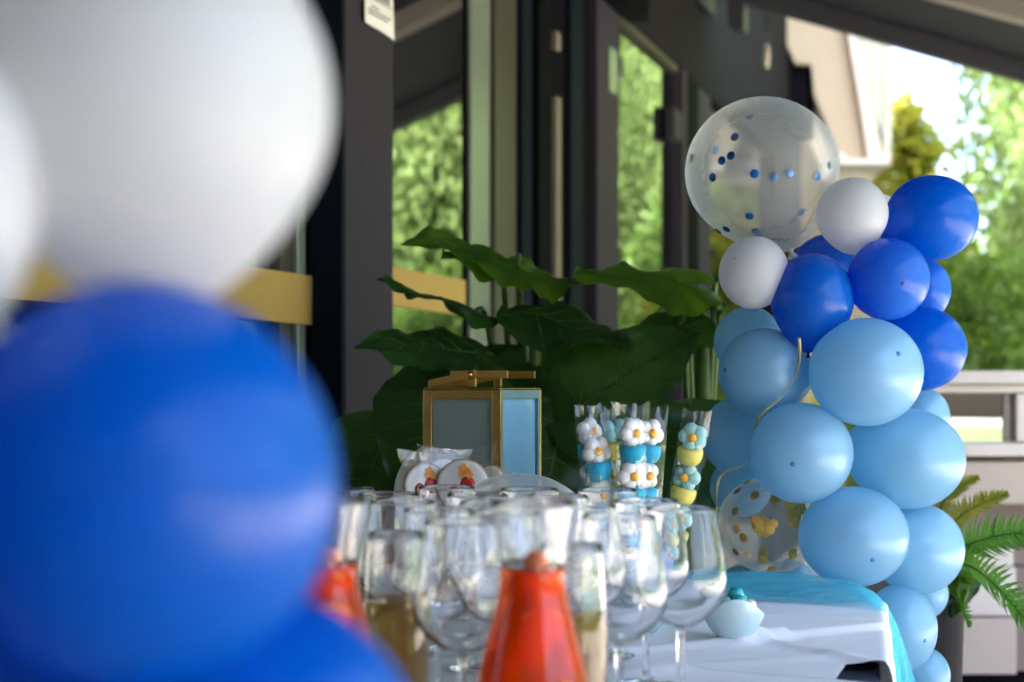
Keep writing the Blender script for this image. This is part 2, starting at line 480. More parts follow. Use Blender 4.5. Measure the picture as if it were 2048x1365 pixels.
# folded door leaves
ts = [1.293, 1.40, 1.53, 1.60, 1.75, 1.90, 2.06]
for i in range(len(ts)-1):
    fbox('folding_door', M['black_metal' if i % 2 else 'navy_metal'], B, ts[i]+.004, ts[i+1]-.004, -.12, -.012 + (.02 if i in (1,4) else 0), 0, 2.9, .006)
fbox('hinge_cover', M['tan_strip'], B, 1.545, 1.60, .0, .022, 0, 2.11, .004)
fbox('hinge', M['tan_strip'], B, 1.55, 1.60, .0, .02, 2.27, 2.33, .003)
fbox('door_stile', M['dark_metal'], B, 2.065, 2.365, -.10, .012, 0, 2.95, .005)
fbox('door_reflection_plate', M['pale_alu'], B, 2.22, 2.33, .0125, .0145, 2.26, 2.43, 0)  # pale plate painted in for a reflection on the door
fbox('door_closer', M['black_metal'], B, 2.10, 2.50, .014, .10, 2.58, 2.95, .006)
# second pane
fr2 = fbox('window', M['dark_metal'], B, 3.47, 3.56, -.08, .015, 0, 2.61, .006)
fbox('pane', M['window_glass'], fr2, 2.36, 3.475, -.045, -.038, .05, 2.60, 0)
fbox('head_rail', M['olive_alu'], B, 2.368, 3.468, -.05, -.006, 2.588, 2.612, .003)
fbox('door_latch', M['dark_metal'], B, 3.30, 3.466, -.03, .012, 2.26, 2.40, .004)
fbox('door_stile', M['black_metal'], B, 3.565, 3.78, -.08, .02, 0, 2.60, .005)
fbox('door_stile', M['dark_metal'], B, 3.785, 4.13, -.08, .006, 0, 2.60, .005)
fr3 = fbox('window', M['black_metal'], B, 6.05, 6.2, -.08, .01, 0, 2.60, .005)
fbox('pane', M['window_glass'], fr3, 4.12, 6.05, -.045, -.038, .05, 2.60, 0)
# walls above and beyond, roof, back room
fbox('wall', M['grey_wall'], B, -7.0, 1.292, -.22, -.13, 2.71, 5.6, .004)
fbox('wall', M['grey_wall'], B, 2.372, 7.3, -.20, 0, 2.616, 5.6, .004)
fbox('wall', M['grey_wall'], B, 1.295, 2.37, -.20, -.004, 2.96, 5.6, .004)
fbox('wall', M['grey_wall'], B, 6.205, 7.3, -.20, 0, 0, 2.612, .004)
fbox('wall', M['grey_wall'], B, -7.0, -3.65, -.22, -.10, 0, 2.70, .004)
fbox('back_wall', M['interior'], B, -7.0, 7.3, -3.3, -3.2, 0, 5.6, 0)
fbox('end_wall', M['grey_wall'], B, 7.2, 7.3, -3.19, -.21, 0, 5.6, 0)
fbox('end_wall', M['grey_wall'], B, -7.1, -7.01, -3.3, -.1, 0, 5.6, 0)
fbox('interior_floor', M['interior'], B, -7.0, 7.19, -3.19, -.23, .005, .03, 0)
fbox('interior_ceiling', M['interior'], B, -7.0, 7.19, -3.19, -.23, 2.9, 2.95, 0)
fbox('roof', M['navy_metal'], B, -7.4, 7.32, -3.6, .06, 5.61, 5.8, .01)
fbox('added_shade_wall', M['shade_wall_render'], B, -5.4, -5.2, .02, 5.2, 0, 3.2, .004)  # unseen wall added behind the camera to cut light from there
fbox('wood_panel', M['wood_panel'], B, .45, 1.1, -.75, -.70, 1.95, 2.9, .003)
fbox('wall_fixing', M['black_metal'], B, 6.75, 7.05, .004, .12, 2.85, 3.4, .01)

# notice on the pillar
nb = MB()
G = []
for i in range(9):
    zz = 2.006 + .36*i/8
    row = []
    for j in range(9):
        s = j/8
        curl = .006 + .016*(1-i/8)**2*abs(s-.35)**1.5
        cut = 0
        row.append(fac(.086+.159*s, curl, zz - (.02*max(0, s-.55)**1.0 if i == 0 else 0)))
    G.append(row)
nb.grid(G)
nt_ = thing('notice_sign', 'small white printed notice fixed high on the dark pillar', 'sign', fac(.16, .005, 2.0))
pl = nb.build('plate', M['paper'], nt_)
sm = pl.modifiers.new("thick", 'SOLIDIFY'); sm.thickness = .0015
def printline(t0, t1, z0, z1, m):
    return MB().box(t0, t1, .0, .0012, z0, z1, lambda a, b, c: fac(a, b + .0085 + .016*max(0,(1-(c-2.006)/.36))**2*abs((a-.086)/.159-.35)**1.5, c)).build('print_line', m, nt_, smooth=False)
printline(.125, .165, 2.052, 2.056, M['print_grey']); printline(.105, .225, 2.041, 2.0455, M['print_grey']); printline(.105, .21, 2.0325, 2.0365, M['print_grey'])
for k in range(6):
    printline(.112+.019*k, .127+.019*k, 2.078, 2.096, M['print_grey'])
printline(.105, .232, 2.1, 2.103, M['print_grey']); printline(.105, .232, 2.071, 2.074, M['print_grey'])
printline(.17, .225, 2.118, 2.14, M['print_tan']); printline(.105, .15, 2.118, 2.14, M['print_tan'])

# ------------------------------------------------------------------ awning
AZ0, ASL = 3.10, .373
AW = thing('awning', 'dark sloping awning over the terrace in the upper right', 'awning', fac(-1, 0, AZ0))
def awp(t, s, dz): return fac(t, s, AZ0 - ASL*s + dz)
T_END, T_NEAR, S_OUT = 4.0, -5.1, 2.15
MB().box(T_NEAR, T_END, .05, S_OUT, .10, .112, awp).build('fabric', M['awning_cloth'], AW, smooth=False)
for i, t in enumerate((T_END, 2.86, 1.4, 0, -1.7, -3.4, T_NEAR)):
    MB().box(t-.045, t+.045, .05, S_OUT, .0, .098, awp).build('rafter', M['awning_bar'] if i != 1 else M['awning_pale'], AW, smooth=False, bevel=.006)
MB().box(T_NEAR-.05, T_END+.05, S_OUT+.002, S_OUT+.12, -.04, .13, awp).build('front_bar', M['awning_bar'], AW, smooth=False, bevel=.01)
MB().box(T_NEAR-.05, T_END+.05, .012, .046, -.10, .14, awp).build('wall_bar', M['awning_bar'], AW, smooth=False, bevel=.01)
MB().box(T_END-.06, T_END+.06, .13, .21, -.14, -.004, awp).build('bracket', M['awning_bar'], AW, smooth=False, bevel=.008)
pc = at(1533, 30, 6.9)
MB().tube([pc, pc+Vector((.004,0,-.14))], .005, 6).build('pull_cord', M['awning_bar'], AW)
MB().lathe([(0,-.26),(.013,-.255),(.017,-.2),(.012,-.15),(.004,-.14)], 10, lambda x,y,z: (pc.x+x, pc.y+y, pc.z+z)).build('cord_weight', M['eave_white'], AW)

# ------------------------------------------------------------------ eave of the neighbouring house
DE = 9.6
EV = thing('neighbour_house', 'beige eave and gable of the house beyond the awning', 'house', at(1720, 900, DE))
def outline(pts, d): return [at(x, y, d) for x, y in pts]
MB().prism(outline([(1500,-160),(1545,25),(1590,128),(1622,130),(1628,192),(1683,326),(1735,326),(1712,180),(1690,50),(1670,-160)], DE), Vector((.25,1.6,.1))).build('soffit', M['soffit'], EV, smooth=False, bevel=.01)
MB().prism(outline([(1672,-160),(1692,50),(1715,180),(1738,326),(1762,326),(1762,290),(1712,90),(1700,-160)], DE-.10), Vector((.25,1.5,.1))).build('moulding', M['eave_white'], EV, smooth=False, bevel=.01)
MB().prism(outline([(1676,300),(1676,331),(1782,331),(1782,300),(1764,300),(1764,318),(1700,318)], DE-.16), Vector((.2,1.4,.1))).build('gutter', M['counter_white'], EV, smooth=False, bevel=.01)
for k in range(4):
    x0 = 1704+20*k
    MB().prism(outline([(x0+.6,-160),(x0+.6, 70+55*max(0, 1)),(max(x0+.6,1766-4*(3-k)) if k > 2 else x0+.6, 298 if k>2 else 100+60*k),(x0+19.4, 298 if k>2 else 150+60*k),(x0+19.4,-160)], DE+.02+.004*k), Vector((.2,1.3,.1))).build('siding_board', M['siding'], EV, smooth=False, bevel=.004)
MB().box(at(1600,0,DE+1.8).x, at(1738,0,DE+1.8).x, DE+1.75, DE+4, 0, 3.2).build('wall', M['cream_wall'], EV, smooth=False)

# ------------------------------------------------------------------ bar counter on the right
DC = 4.2
PC = K/DC
def cz(y): return CAMZ - (y-HY)/PC
def cx(x): return (x-1024)/PC
BC = thing('bar_counter', 'beige outdoor bar counter with a hatch window behind the fern', 'counter', (cx(1980), DC, 0))
def cbox(name, m, x0, x1, ya, yb, o0=0.0, o1=.5, parent=None, bevel=.004):
    return MB().box(cx(x0), cx(x1), DC+o0, DC+o1, cz(yb), cz(ya)).build(name, m, parent or BC, smooth=False, bevel=bevel)
cbox('coping', M['counter_white'], 1800, 2300, 742, 768, -.05, .5)
fw = cbox('hatch_frame', M['counter_white'], 1800, 2300, 770, 786, -.01, .06)
cbox('frame_bar', M['counter_white'], 2030, 2062, 788, 884, -.012, .06, fw)
cbox('frame_bar', M['counter_beige'], 2013, 2028, 788, 884, .02, .06, fw)
cbox('frame_bar', M['counter_white'], 1800, 2300, 886, 912, -.03, .06, fw)
cbox('pane', M['window_glass'], 1800, 2300, 786, 886, .03, .036, fw, 0)
cbox('cross_bar', M['dark_metal'], 1800, 2012, 824, 846, .04, .055, fw)
cbox('cabinet_back', M['counter_brown'], 1800, 2300, 786, 1530, .42, .5)
cbox('cabinet_panel', M['counter_beige'], 1800, 2300, 924, 1009, 0, .4)
cbox('recess', M['counter_brown'], 1800, 2300, 1011, 1098, .08, .4)
cbox('drawer_front', M['counter_white'], 1950, 2032, 1100, 1136, .02, .4)
cbox('drawer_front', M['counter_brown'], 2034, 2300, 1100, 1136, .06, .4)
cbox('cabinet_panel', M['counter_beige'], 1900, 2034, 1238, 1350, 0, .4)
cbox('cabinet_panel', M['counter_white'], 1800, 2040, 1138, 1236, .03, .4)
cbox('cabinet_panel', M['counter_brown'], 2044, 2300, 1138, 1350, .05, .4)
cbox('plinth', M['black_metal'], 1800, 2300, 1353, 1534, .06, .4)

# ------------------------------------------------------------------ trees and shrubs
def crown_mesh(name, m, seed, clumps, per, rad, leaf, cfun, droop=0.0):
    rnd = random.Random(seed); b = MB()
    for c in range(clumps):
        cc, rr = cfun(rnd)
        for k in range(per):
            d = Vector((rnd.gauss(0,1), rnd.gauss(0,1), rnd.gauss(0,.8)))
            if d.length < 1e-3: continue
            p = cc + d.normalized()*rr*rnd.random()**.5
            if droop: p.z -= droop*rnd.random()**2
            a = Vector((rnd.gauss(0,1), rnd.gauss(0,1), rnd.gauss(0,.7))).normalized()
            q = a.cross(Vector((rnd.gauss(0,1), rnd.gauss(0,1), rnd.gauss(0,1)))).normalized()
            if droop: a = (a*.35 + Vector((0,0,-1))).normalized(); q = a.cross(q).normalized()
            l = leaf*rnd.uniform(.6,1.3); w = l*(.25 if droop else .42)
            b.quad(p-a*l*.5, p+q*w, p+a*l*.5, p-q*w)
    return b.mesh(name, m, smooth=False)

def trunk_mesh(h, r, seed, limbs=6, lean=.1):
    rnd = random.Random(seed); b = MB()
    pts = []; x = y = 0
    for i in range(7):
        pts.append((x, y, h*i/6)); x += rnd.uniform(-lean, lean)*h/8; y += rnd.uniform(-lean, lean)*h/8
    b.tube(pts, [r*(1-.11*i) for i in range(7)], 8)
    for k in range(limbs):
        i = rnd.randint(3, 6); p = Vector(pts[i]); a = rnd.uniform(0, 6.28); L_ = rnd.uniform(.25,.5)*h
        q = [p + Vector((math.cos(a)*L_*s, math.sin(a)*L_*s, L_*.7*s*s + .2*L_*s)) for s in (0,.35,.7,1)]
        b.tube(q, [r*.4, r*.3, r*.2, r*.08], 6)
    return b.mesh('trunk', M['bark'])

def ell(cx_, cy_, cz_, rx, ry, rz, rr):
    def f(rnd):
        while 1:
            v = Vector((rnd.uniform(-1,1), rnd.uniform(-1,1), rnd.uniform(-1,1)))
            if .25 < v.length < 1: break
        return Vector((cx_+v.x*rx, cy_+v.y*ry, cz_+v.z*rz)), rr*rnd.uniform(.6,1.2)
    return f
def cone(r0, z0, z1, rr):
    def f(rnd):
        z = z0 + (z1-z0)*rnd.random()**1.2
        r = r0*(1-(z-z0)/(z1-z0))**1.05 * rnd.uniform(.2,1.15)
        a = rnd.uniform(0, 6.28)
        return Vector((r*math.cos(a), r*math.sin(a), z)), rr*(1-.7*(z-z0)/(z1-z0))
    return f

def plant_tree(name, label, cat, loc, crown, trunk, rot=0, sc=1, group=None):
    o = thing(name, label, cat, loc, group)
    o.rotation_euler = (0, 0, rot); o.scale = (sc, sc, sc)
    for nm, me in (('crown', crown), ('trunk', trunk)):
        if me:
            c = bpy.data.objects.new(nm, me); COL.objects.link(c); c.parent = o
    return o

c_round = crown_mesh('crown', M['tree_mid'], 3, 190, 240, 1, .065, ell(0,0,3.2,1.9,1.9,2.3,.55))
c_round2 = crown_mesh('crown', M['tree_light'], 5, 190, 240, 1, .065, ell(0,0,3.4,1.9,1.9,2.6,.55))
c_weep = crown_mesh('crown', M['tree_light'], 7, 300, 230, 1, .08, ell(0,0,3.3,1.25,1.25,2.4,.36), .9)
c_yel = crown_mesh('crown', M['tree_yellow'], 11, 120, 62, 1, .085, cone(1.6, .4, 3.30, .52))
c_dark = crown_mesh('crown', M['tree_dark'], 13, 90, 90, 1, .06, ell(0,0,.95,.75,.75,.85,.28))
c_bush = crown_mesh('crown', M['tree_mid'], 17, 90, 90, 1, .07, ell(0,0,.9,1.1,1.1,.85,.32))
t_big = trunk_mesh(4.4, .14, 2, 9); t_mid = trunk_mesh(2.4, .07, 4, 6); t_small = trunk_mesh(1.0, .035, 6, 6)

plant_tree('weeping_tree', 'light green weeping tree at the right edge of the photo', 'tree', (at(2345,0,9.2).x, 9.2, 0), c_weep, t_big, .4, 1.0)
plant_tree('pointed_tree', 'small yellowing tree with a pointed top against the white sky', 'tree', (at(1815,0,11.5).x, 11.5, 0), c_yel, t_mid, 0, 1.02)
plant_tree('dark_shrub', 'dark green rounded shrub under the weeping tree', 'shrub', (at(2010,0,7.6).x, 7.6, .0), c_dark, t_small, 1, 1.05)
plant_tree('green_bush', 'green bush below the small yellowing tree', 'shrub', (at(1840,0,13).x, 13.0, 0), c_bush, t_small, 2, 1.7)
plant_tree('yellowing_bush', 'yellow green bush between the pointed tree and the weeping tree', 'shrub', (at(1925,0,12).x, 12.4, 0), c_yel, t_small, 2.4, .80)
plant_tree('green_bush', 'bright green bush seen just above the bar counter', 'shrub', (at(1990,0,8.6).x, 9.6, 0), c_bush, t_small, 4, .75)
plant_tree('broad_tree', 'tall broad tree far behind the weeping tree', 'tree', (9.2, 17, 0), c_round, t_big, 2.2, 1.0)
for i, (x, y, r, s, me) in enumerate([(5.9,12.6,0,1.0,c_weep),(6.9,11.2,1.7,1.05,c_round),(8.3,10.0,3.0,1.1,c_round2),(7.4,14.2,4.4,1.3,c_round),(10.2,12.2,5.1,1.25,c_round2),(10.0,7.6,.8,1.1,c_round),(8.7,15.6,2.6,1.25,c_round2),(9.4,4.6,3.7,1.15,c_round2)]):
    plant_tree('garden_tree', 'leafy garden tree mirrored in the cafe glass', 'tree', (x, y, 0), me, t_big, r, s, 'trees mirrored in the cafe glass')

# ------------------------------------------------------------------ balloons
def balloon_profile(n=30, taper=.16):
    pr = []
    for i in range(n+1):
        ph = math.pi*i/n
        r = math.sin(ph); z = math.cos(ph)
        if z < 0: z *= 1 + taper*abs(z)**3; r *= 1 - .10*abs(math.cos(ph))**2
        pr.append((max(r, .0015), z))
    return pr
PROF = balloon_profile()

def balloon(px, py, rx, ry, d, m, tipm, label, axis, group, name='balloon', seg=44, dots=None):
    """axis points from the knot to the crown of the balloon"""
    P = K/d
    c = at(px, py, d)
    o = thing(name, label, 'balloon', c, group)
    ax = Vector(axis).normalized()
    q = ax.to_track_quat('Z', 'Y').to_matrix()
    sx, sz = rx/P, ry/P
    sy = (sx+sz)/2
    S = Matrix.Diagonal((sx, sy, sz))
    def fn(x, y, z): return c + S @ (q @ Vector((x, y, z)))
    b = MB().lathe(PROF, seg, fn)
    b.build('skin', m, o)
    tip = MB().lathe([(.001,1.012),(.02,1.011),(.036,1.006),(.048,.9985),(.055,.993)], 14, fn)
    tip.build('crown_tip', tipm, o)
    kn = MB().lathe([(.001,-1.13),(.03,-1.135),(.045,-1.16),(.03,-1.185),(.028,-1.20),(.07,-1.27),(.062,-1.27),(.02,-1.205)], 12, fn)
    kn.build('knot', tipm, o)
    return o, c, (sx+sz)/2

GA = 'balloons of the balloon column'
colb = [
 # px, py, rx, ry, d, kind, axis, label
 (1704,429,71,73,2.52,'w',(-.2,-.5,1),'white balloon between the clear confetti balloon and the uppermost royal blue one'),
 (1757,428,40,40,2.74,'w',(0,.3,1),'sliver of a white balloon behind the round white one'),
 (1508,546,70,73,2.52,'w',(-.6,-.6,.3),'white balloon touching the elephant ear leaf'),
 (1862,437,92,86,2.56,'r',(1,-.1,.5),'uppermost royal blue balloon, highest on the right of the column'),
 (1660,548,80,80,2.72,'r',(0,.3,1),'royal blue balloon tucked behind, under the big confetti balloon'),
 (1624,600,82,92,2.50,'r',(.05,-.12,1),'royal blue balloon with its pointed end over the ribbon'),
 (1776,559,81,82,2.49,'r',(.1,-1,-.18),'royal blue balloon with a dark tip facing the viewer'),
 (1845,580,55,62,2.70,'r',(.8,.2,.1),'royal blue balloon half hidden in the middle of the right side'),
 (1838,698,93,85,2.60,'r',(.9,.1,-.2),'lowest royal blue balloon on the right of the column'),
 (1497,684,69,70,2.72,'s',(-.8,.2,.4),'light blue balloon behind, just below the left white balloon'),
 (1530,745,93,89,2.55,'s',(-1,-.42,.05),'light blue balloon with the ribbon hanging over it'),
 (1731,745,113,109,2.46,'s',(.40,-1,.36),'large light blue balloon right below the royal blue ones'),
 (1480,873,77,80,2.66,'s',(-.6,.1,-.2),'light blue balloon at the left edge, half hidden at mid height'),
 (1602,906,103,101,2.48,'s',(-.37,-1,-.19),'light blue balloon with a dark tip, directly above the gold confetti balloon'),
 (1814,918,114,101,2.55,'s',(.93,-.35,-.30),'broad light blue balloon with its tip at the right edge'),
 (1845,832,53,56,2.74,'s',(.5,.4,.3),'pale light blue balloon peeking out under the lowest royal blue one'),
 (1707,1073,109,101,2.50,'s',(.14,-1,-.38),'light blue balloon with a dark tip, just above the aqua tulle'),
 (1835,1098,91,91,2.60,'s',(.6,.2,-.3),'light blue balloon beside the fern, below the broad one'),
 (1800,1256,72,88,2.58,'s',(.4,-.9,-.15),'light blue balloon hanging beside the draped aqua tulle'),
 (1848,1186,47,52,2.70,'s',(.7,.3,-.3),'small part of a light blue balloon left of the planter'),
 (1848,1350,51,55,2.66,'s',(.6,.2,-.3),'lowest light blue balloon at the bottom edge of the photo'),
 (1578,1198,72,72,2.78,'s',(0,.3,-1),'light blue balloon behind the tulle under the gold confetti balloon'),
 (1482,1188,56,56,2.82,'s',(-.3,.3,-1),'shaded light blue balloon behind the tulle, nearest the wine glasses'),
 (1482,975,62,60,2.74,'s',(-.6,.3,-.4),'light blue balloon squeezed in behind the gold confetti balloon'),
]
for (px, py, rx, ry, d, kd, ax, lab) in colb:
    m = {'w': M['white_latex'], 'r': M['royal_latex'], 's': M['sky_latex']}[kd]
    tm = {'w': M['tip_white'], 'r': M['tip_royal'], 's': M['tip_blue']}[kd]
    balloon(px, py, rx, ry, d, m, tm, lab, ax, GA)

def sphere_hit(px, py, c, r, back=False):
    o = Vector((0, 0, CAMZ)); dv = (at(px, py, 1) - o).normalized()
    oc = o - c; b = oc.dot(dv); cc = oc.dot(oc) - r*r; disc = b*b - cc
    if disc < 0: disc = 0
    t = -b + (math.sqrt(disc) if back else -math.sqrt(disc))
    return o + dv*t

disc_cache = {}
def dot(parent, p, c, rad, m, seed=0, lift=.985):
    key = (m.name, round(rad, 4))
    if key not in disc_cache:
        disc_cache[key] = MB().lathe([(.0001,.0002),(rad*.96,.0002),(rad,0),(rad*.96,-.0002),(.0001,-.0002)], 16).mesh('confetti', m)
    o = bpy.data.objects.new('confetti', disc_cache[key]); COL.objects.link(o)
    o.parent = parent
    n = (p - c)
    rnd = random.Random(seed)
    o.location = n*(lift + (.0014*(seed % 17) if lift > 1 else 0))
    nn = n.normalized() + Vector((rnd.uniform(-.04,.04), rnd.uniform(-.04,.04), rnd.uniform(-.04,.04)))
    o.rotation_euler = nn.to_track_quat('Z', 'Y').to_euler()
    return o

bo, bc, br = balloon(1524, 343, 153, 147, 2.62, M['clear_latex'], M['tip_white'], 'big clear balloon with blue confetti on top of the column', (-.3,.2,1), None, 'confetti_balloon', 56)
front = [(1385,317),(1462,312),(1444,322),(1509,348),(1499,432),(1512,461),(1517,468),(1454,457),(1438,461),(1427,355),(1605,475)]
back = [(1471,276),(1547,355),(1578,347),(1632,353),(1602,424),(1606,461),(1545,211),(1500,232),(1428,236),(1580,484),(1660,331),(1566,488),(1592,478),(1430,300)]
for i, (x, y) in enumerate(front): dot(bo, sphere_hit(x, y, bc, br), bc, .0079, M['dot_blue'], i, 1.006)
mids = [(1471,276),(1547,355),(1578,347),(1632,353),(1602,424),(1606,461),(1580,484),(1562,486),(1592,478)]
for i, (x, y) in enumerate(mids): dot(bo, sphere_hit(x, y, bc, br), bc, .0079, M['dot_pale'], i+30, 1.004)
back = [b_ for b_ in back if b_ not in mids]
for i, (x, y) in enumerate(back): dot(bo, sphere_hit(x, y, bc, br*.985, True), bc, .0079, M['dot_blue'], i+50)
rb = random.Random(8)
for i in range(10):
    a = rb.uniform(0, 6.28); v = Vector((math.cos(a)*.35, .2+math.sin(a)*.3, -.9)).normalized()
    dot(bo, bc+v*br, bc, .0079, M['dot_blue'], i+80)

go, gc, gr = balloon(1541, 1050, 106, 96, 2.64, M['clear_latex'], M['tip_white'], 'clear balloon with gold confetti low in the column', (-.8,.2,-.5), None, 'confetti_balloon', 48)
gf = [(1476,983),(1510,992),(1550,1000),(1471,1024),(1474,1058),(1488,1075),(1447,1076),(1453,1108),(1473,1104),(1527,1108),(1526,1118),(1584,1104),(1585,1110),(1495,1138),(1480,1130),(1512,1040),(1518,1046),(1524,1050),(1513,1052),(1530,1044),(1536,1053),(1546,1048),(1524,1062),(1531,1066),(1519,1060),(1540,1060),(1578,1012),(1590,1016),(1584,1024),(1596,1022),(1580,1030),(1592,1034),(1588,1044),(1602,1012),(1608,1022),(1585,1048),(1495,966),(1545,1136)]
for i, (x, y) in enumerate(gf): dot(go, sphere_hit(x, y, gc, gr), gc, .0088, M['dot_gold'], i, 1.012)
for i in range(14):
    v = Vector((rb.gauss(0,1), abs(rb.gauss(0,1)), rb.gauss(0,1))).normalized()
    dot(go, gc+v*gr*.97, gc, .0088, M['dot_gold'], i+60)

# ribbon
rp = [(1598,676,2.40),(1599,705,2.40),(1595,735,2.41),(1582,770,2.42),(1560,798,2.44),(1535,818,2.45),(1517,838,2.47),(1508,870,2.50),(1503,905,2.48),(1494,925,2.47),(1472,938,2.50),(1449,946,2.52),(1436,962,2.53),(1431,990,2.53),(1433,1020,2.53),(1438,1050,2.54)]
R_ = [at(*p) for p in rp]
def catmull(P, n=5):
    out = []
    for i in range(len(P)-1):
        p0, p1, p2, p3 = P[max(i-1,0)], P[i], P[i+1], P[min(i+2,len(P)-1)]
        for k in range(n):
            t = k/n
            out.append(.5*((2*p1)+(p2-p0)*t+(2*p0-5*p1+4*p2-p3)*t*t+(3*p1-p0-3*p2+p3)*t**3))
    out.append(P[-1]); return out
RC = catmull(R_)
rib = MB(); g = []
for i, p in enumerate(RC):
    tng = (RC[min(i+1,len(RC)-1)]-RC[max(i-1,0)]).normalized()
    a = tng.cross(Vector((0,1,0))).normalized()
    tw = i*.11
    w = (a*math.cos(tw)*.8 + tng.cross(a)*math.sin(tw))*.0034
    g.append([p-w, p+w])
rib.grid(g)
ro = rib.build('curling_ribbon', M['ribbon']); sm = ro.modifiers.new("thick", 'SOLIDIFY'); sm.thickness = .0004
tag(ro, 'thin gold curling ribbon hanging down the balloon column', 'ribbon')

# foreground balloons
GF = 'blurred balloons close to the camera'
balloon(300, 206, 362, 382, .62, M['white_latex'], M['tip_white'], 'large blurred white balloon at the top left', (.1,-.5,1), GF, 'balloon', 64)
balloon(-198, 345, 272, 300, .55, M['white_latex'], M['tip_white'], 'blurred white balloon cut off by the left edge of the photo', (-.6,-.2,1), GF, 'balloon', 64)
balloon(282, 972, 396, 408, .605, M['royal_latex'], M['royal_latex'], 'large blurred blue balloon below the white one on the left', (-.15,-1,-.25), GF, 'balloon', 64)
balloon(40, 1520, 340, 340, .68, M['royal_latex'], M['royal_latex'], 'blurred blue balloon in the bottom left corner of the photo', (-.3,-1,-.4), GF, 'balloon', 64)
balloon(478, 1550, 376, 376, .66, M['royal_latex'], M['royal_latex'], 'blurred blue balloon at the bottom, in front of the tall wine tumbler', (.1,-1,-.3), GF, 'balloon', 64)

# ------------------------------------------------------------------ table and cloths
TT = math.radians(14)
TA = Vector((math.sin(TT), math.cos(TT), 0)); TB = Vector((math.cos(TT), -math.sin(TT), 0))
CORN = Vector((.640, 2.48, 0)); TZ = .75
def tab(b, a, z): return CORN + TB*b + TA*a + Vector((0, 0, z))
TW, TL = .86, 1.52
TBL = thing('party_table', 'long dark table under white cloths, seen in a gap at its right edge', 'table', tab(-.4, -.75, 0))
MB().box(-TW+.01, -.003, -TL+.01, -.01, TZ-.04, TZ-.008, tab).build('tabletop', M['table_dark'], TBL, smooth=False, bevel=.006)
for bb in (-TW+.08, -.08):
    for aa in (-TL+.08, -.08):
        MB().box(bb-.025, bb+.025, aa-.025, aa+.025, .001, TZ-.042, tab).build('leg', M['table_dark'], TBL, smooth=False, bevel=.004)

def ridge(b, a, b0, a0, b1, a1, h, w, asym=0):
    d = Vector((b1-b0, a1-a0)); L_ = d.length; d /= L_
    v = Vector((b-b0, a-a0)); s = v.dot(d); n = v.x*(-d.y)+v.y*d.x
    if s < -.03 or s > L_+.06: 
        fall = math.exp(-((min(abs(s), abs(s-L_)))/.04)**2)
    else: fall = 1
    ww = w*(1.8 if n*asym > 0 else 1)
    return h*fall*math.exp(-(n/ww)**2)

def cloth_fn(seed, ridges, blim, alim, drop=.3):
    b0, b1 = blim; a0, a1 = alim
    def f(p, q):
        # p, q: position on the flat cloth in table coordinates
        db = max(0, p-b1, b0-p); da = max(0, q-a1, a0-q)
        r = .014
        def over(x):
            if x <= 0: return 0, 0
            an = min(x/r, math.pi/2)
            return r*math.sin(an), -(r*(1-math.cos(an))) - max(0, x - r*math.pi/2)
        ob, zb = over(db); oa, za = over(da)
        bb = min(max(p, b0), b1) + (ob if p > b1 else -ob)
        aa = min(max(q, a0), a1) + (oa if q > a1 else -oa)
        z = min(zb, za) if (db and da) else zb + za
        hz = 0
        for R in ridges: hz += ridge(bb, aa, *R)
        nz = mnoise.noise(Vector((p*3.1+seed, q*4.3, 0)))*.0030 + mnoise.noise(Vector((p*9+seed, q*17, 3)))*.0018 + mnoise.noise(Vector((p*14-q*22+seed, q*9+p*5, 8)))*.0012
        dz = (hz + nz + .003)*(1 if not (db or da) else max(0, 1-max(db, da)/.05))
        wave = (.012*math.sin(q*26+seed)+.006*math.sin(q*61))*min(1, db/.2) if db else 0
        wavea = (.012*math.sin(p*24+seed))*min(1, da/.2) if da else 0
        return tab(bb + (wave if p > b1 else -wave), aa + wavea, TZ + z + dz)
    return f

# ridges: (b0,a0,b1,a1,height,width)
def t_of(px, py):
    """table coordinates of a photo pixel on the table top"""
    d = (CAMZ-TZ)*K/(py-HY); w = at(px, py, d) - CORN
    return w.dot(TB), w.dot(TA)
def rdg(p, q, h, w, s=0):
    return (*t_of(*p), *t_of(*q), h, w, s)
RA = [rdg((1505,1292),(1742,1262),.010,.012,1), rdg((1530,1290),(1730,1331),.006,.007,-1), rdg((1180,1318),(1500,1288),.008,.016,1), rdg((1410,1280),(1250,1262),.006,.02),
      rdg((1400,1338),(1640,1322),.004,.02), rdg((1560,1235),(1740,1243),.003,.012)]
a_split = t_of(1400, 1349)[1]
b_gap = t_of(1655, 1352)[0]
fA = cloth_fn(1.7, RA, (-TW, 0), (-TL-1, 0))
nB, nA = 220, 230
G = []
for i in range(nB+1):
    p = -TW-.26 + (TW+.52)*i/nB
    # hem of the far cloth: tucked under the near one except at the right where it is drawn back
    hem = a_split - .06
    if p > b_gap:
        s = min(1, (p-b_gap)/(abs(b_gap)*.33+1e-6)); hem = a_split - .06*(1-s) + (.10*math.sin(min(1,s)*math.pi/2))*min(1,s)
        if p > .0: hem -= min(.25, (p)*2.2)
    row = []
    for j in range(nA+1):
        q = a_split - .34 + (.22 - a_split + .34)*j/nA
        row.append(fA(p, max(q, hem)))
    G.append(row)
cA = MB().grid(G).build('tablecloth', M['cloth'])
sm = cA.modifiers.new("thick", 'SOLIDIFY'); sm.thickness = .0012; sm.offset = 1
tag(cA, 'white tablecloth with soft folds under the candy dish at the far end', 'tablecloth')
RB = [rdg((1050,1352),(1700,1362),.008,.03), rdg((1300,1362),(1420,1352),.006,.012)]
fB = cloth_fn(5.1, RB, (-TW, 0), (-TL, 1))
G = []
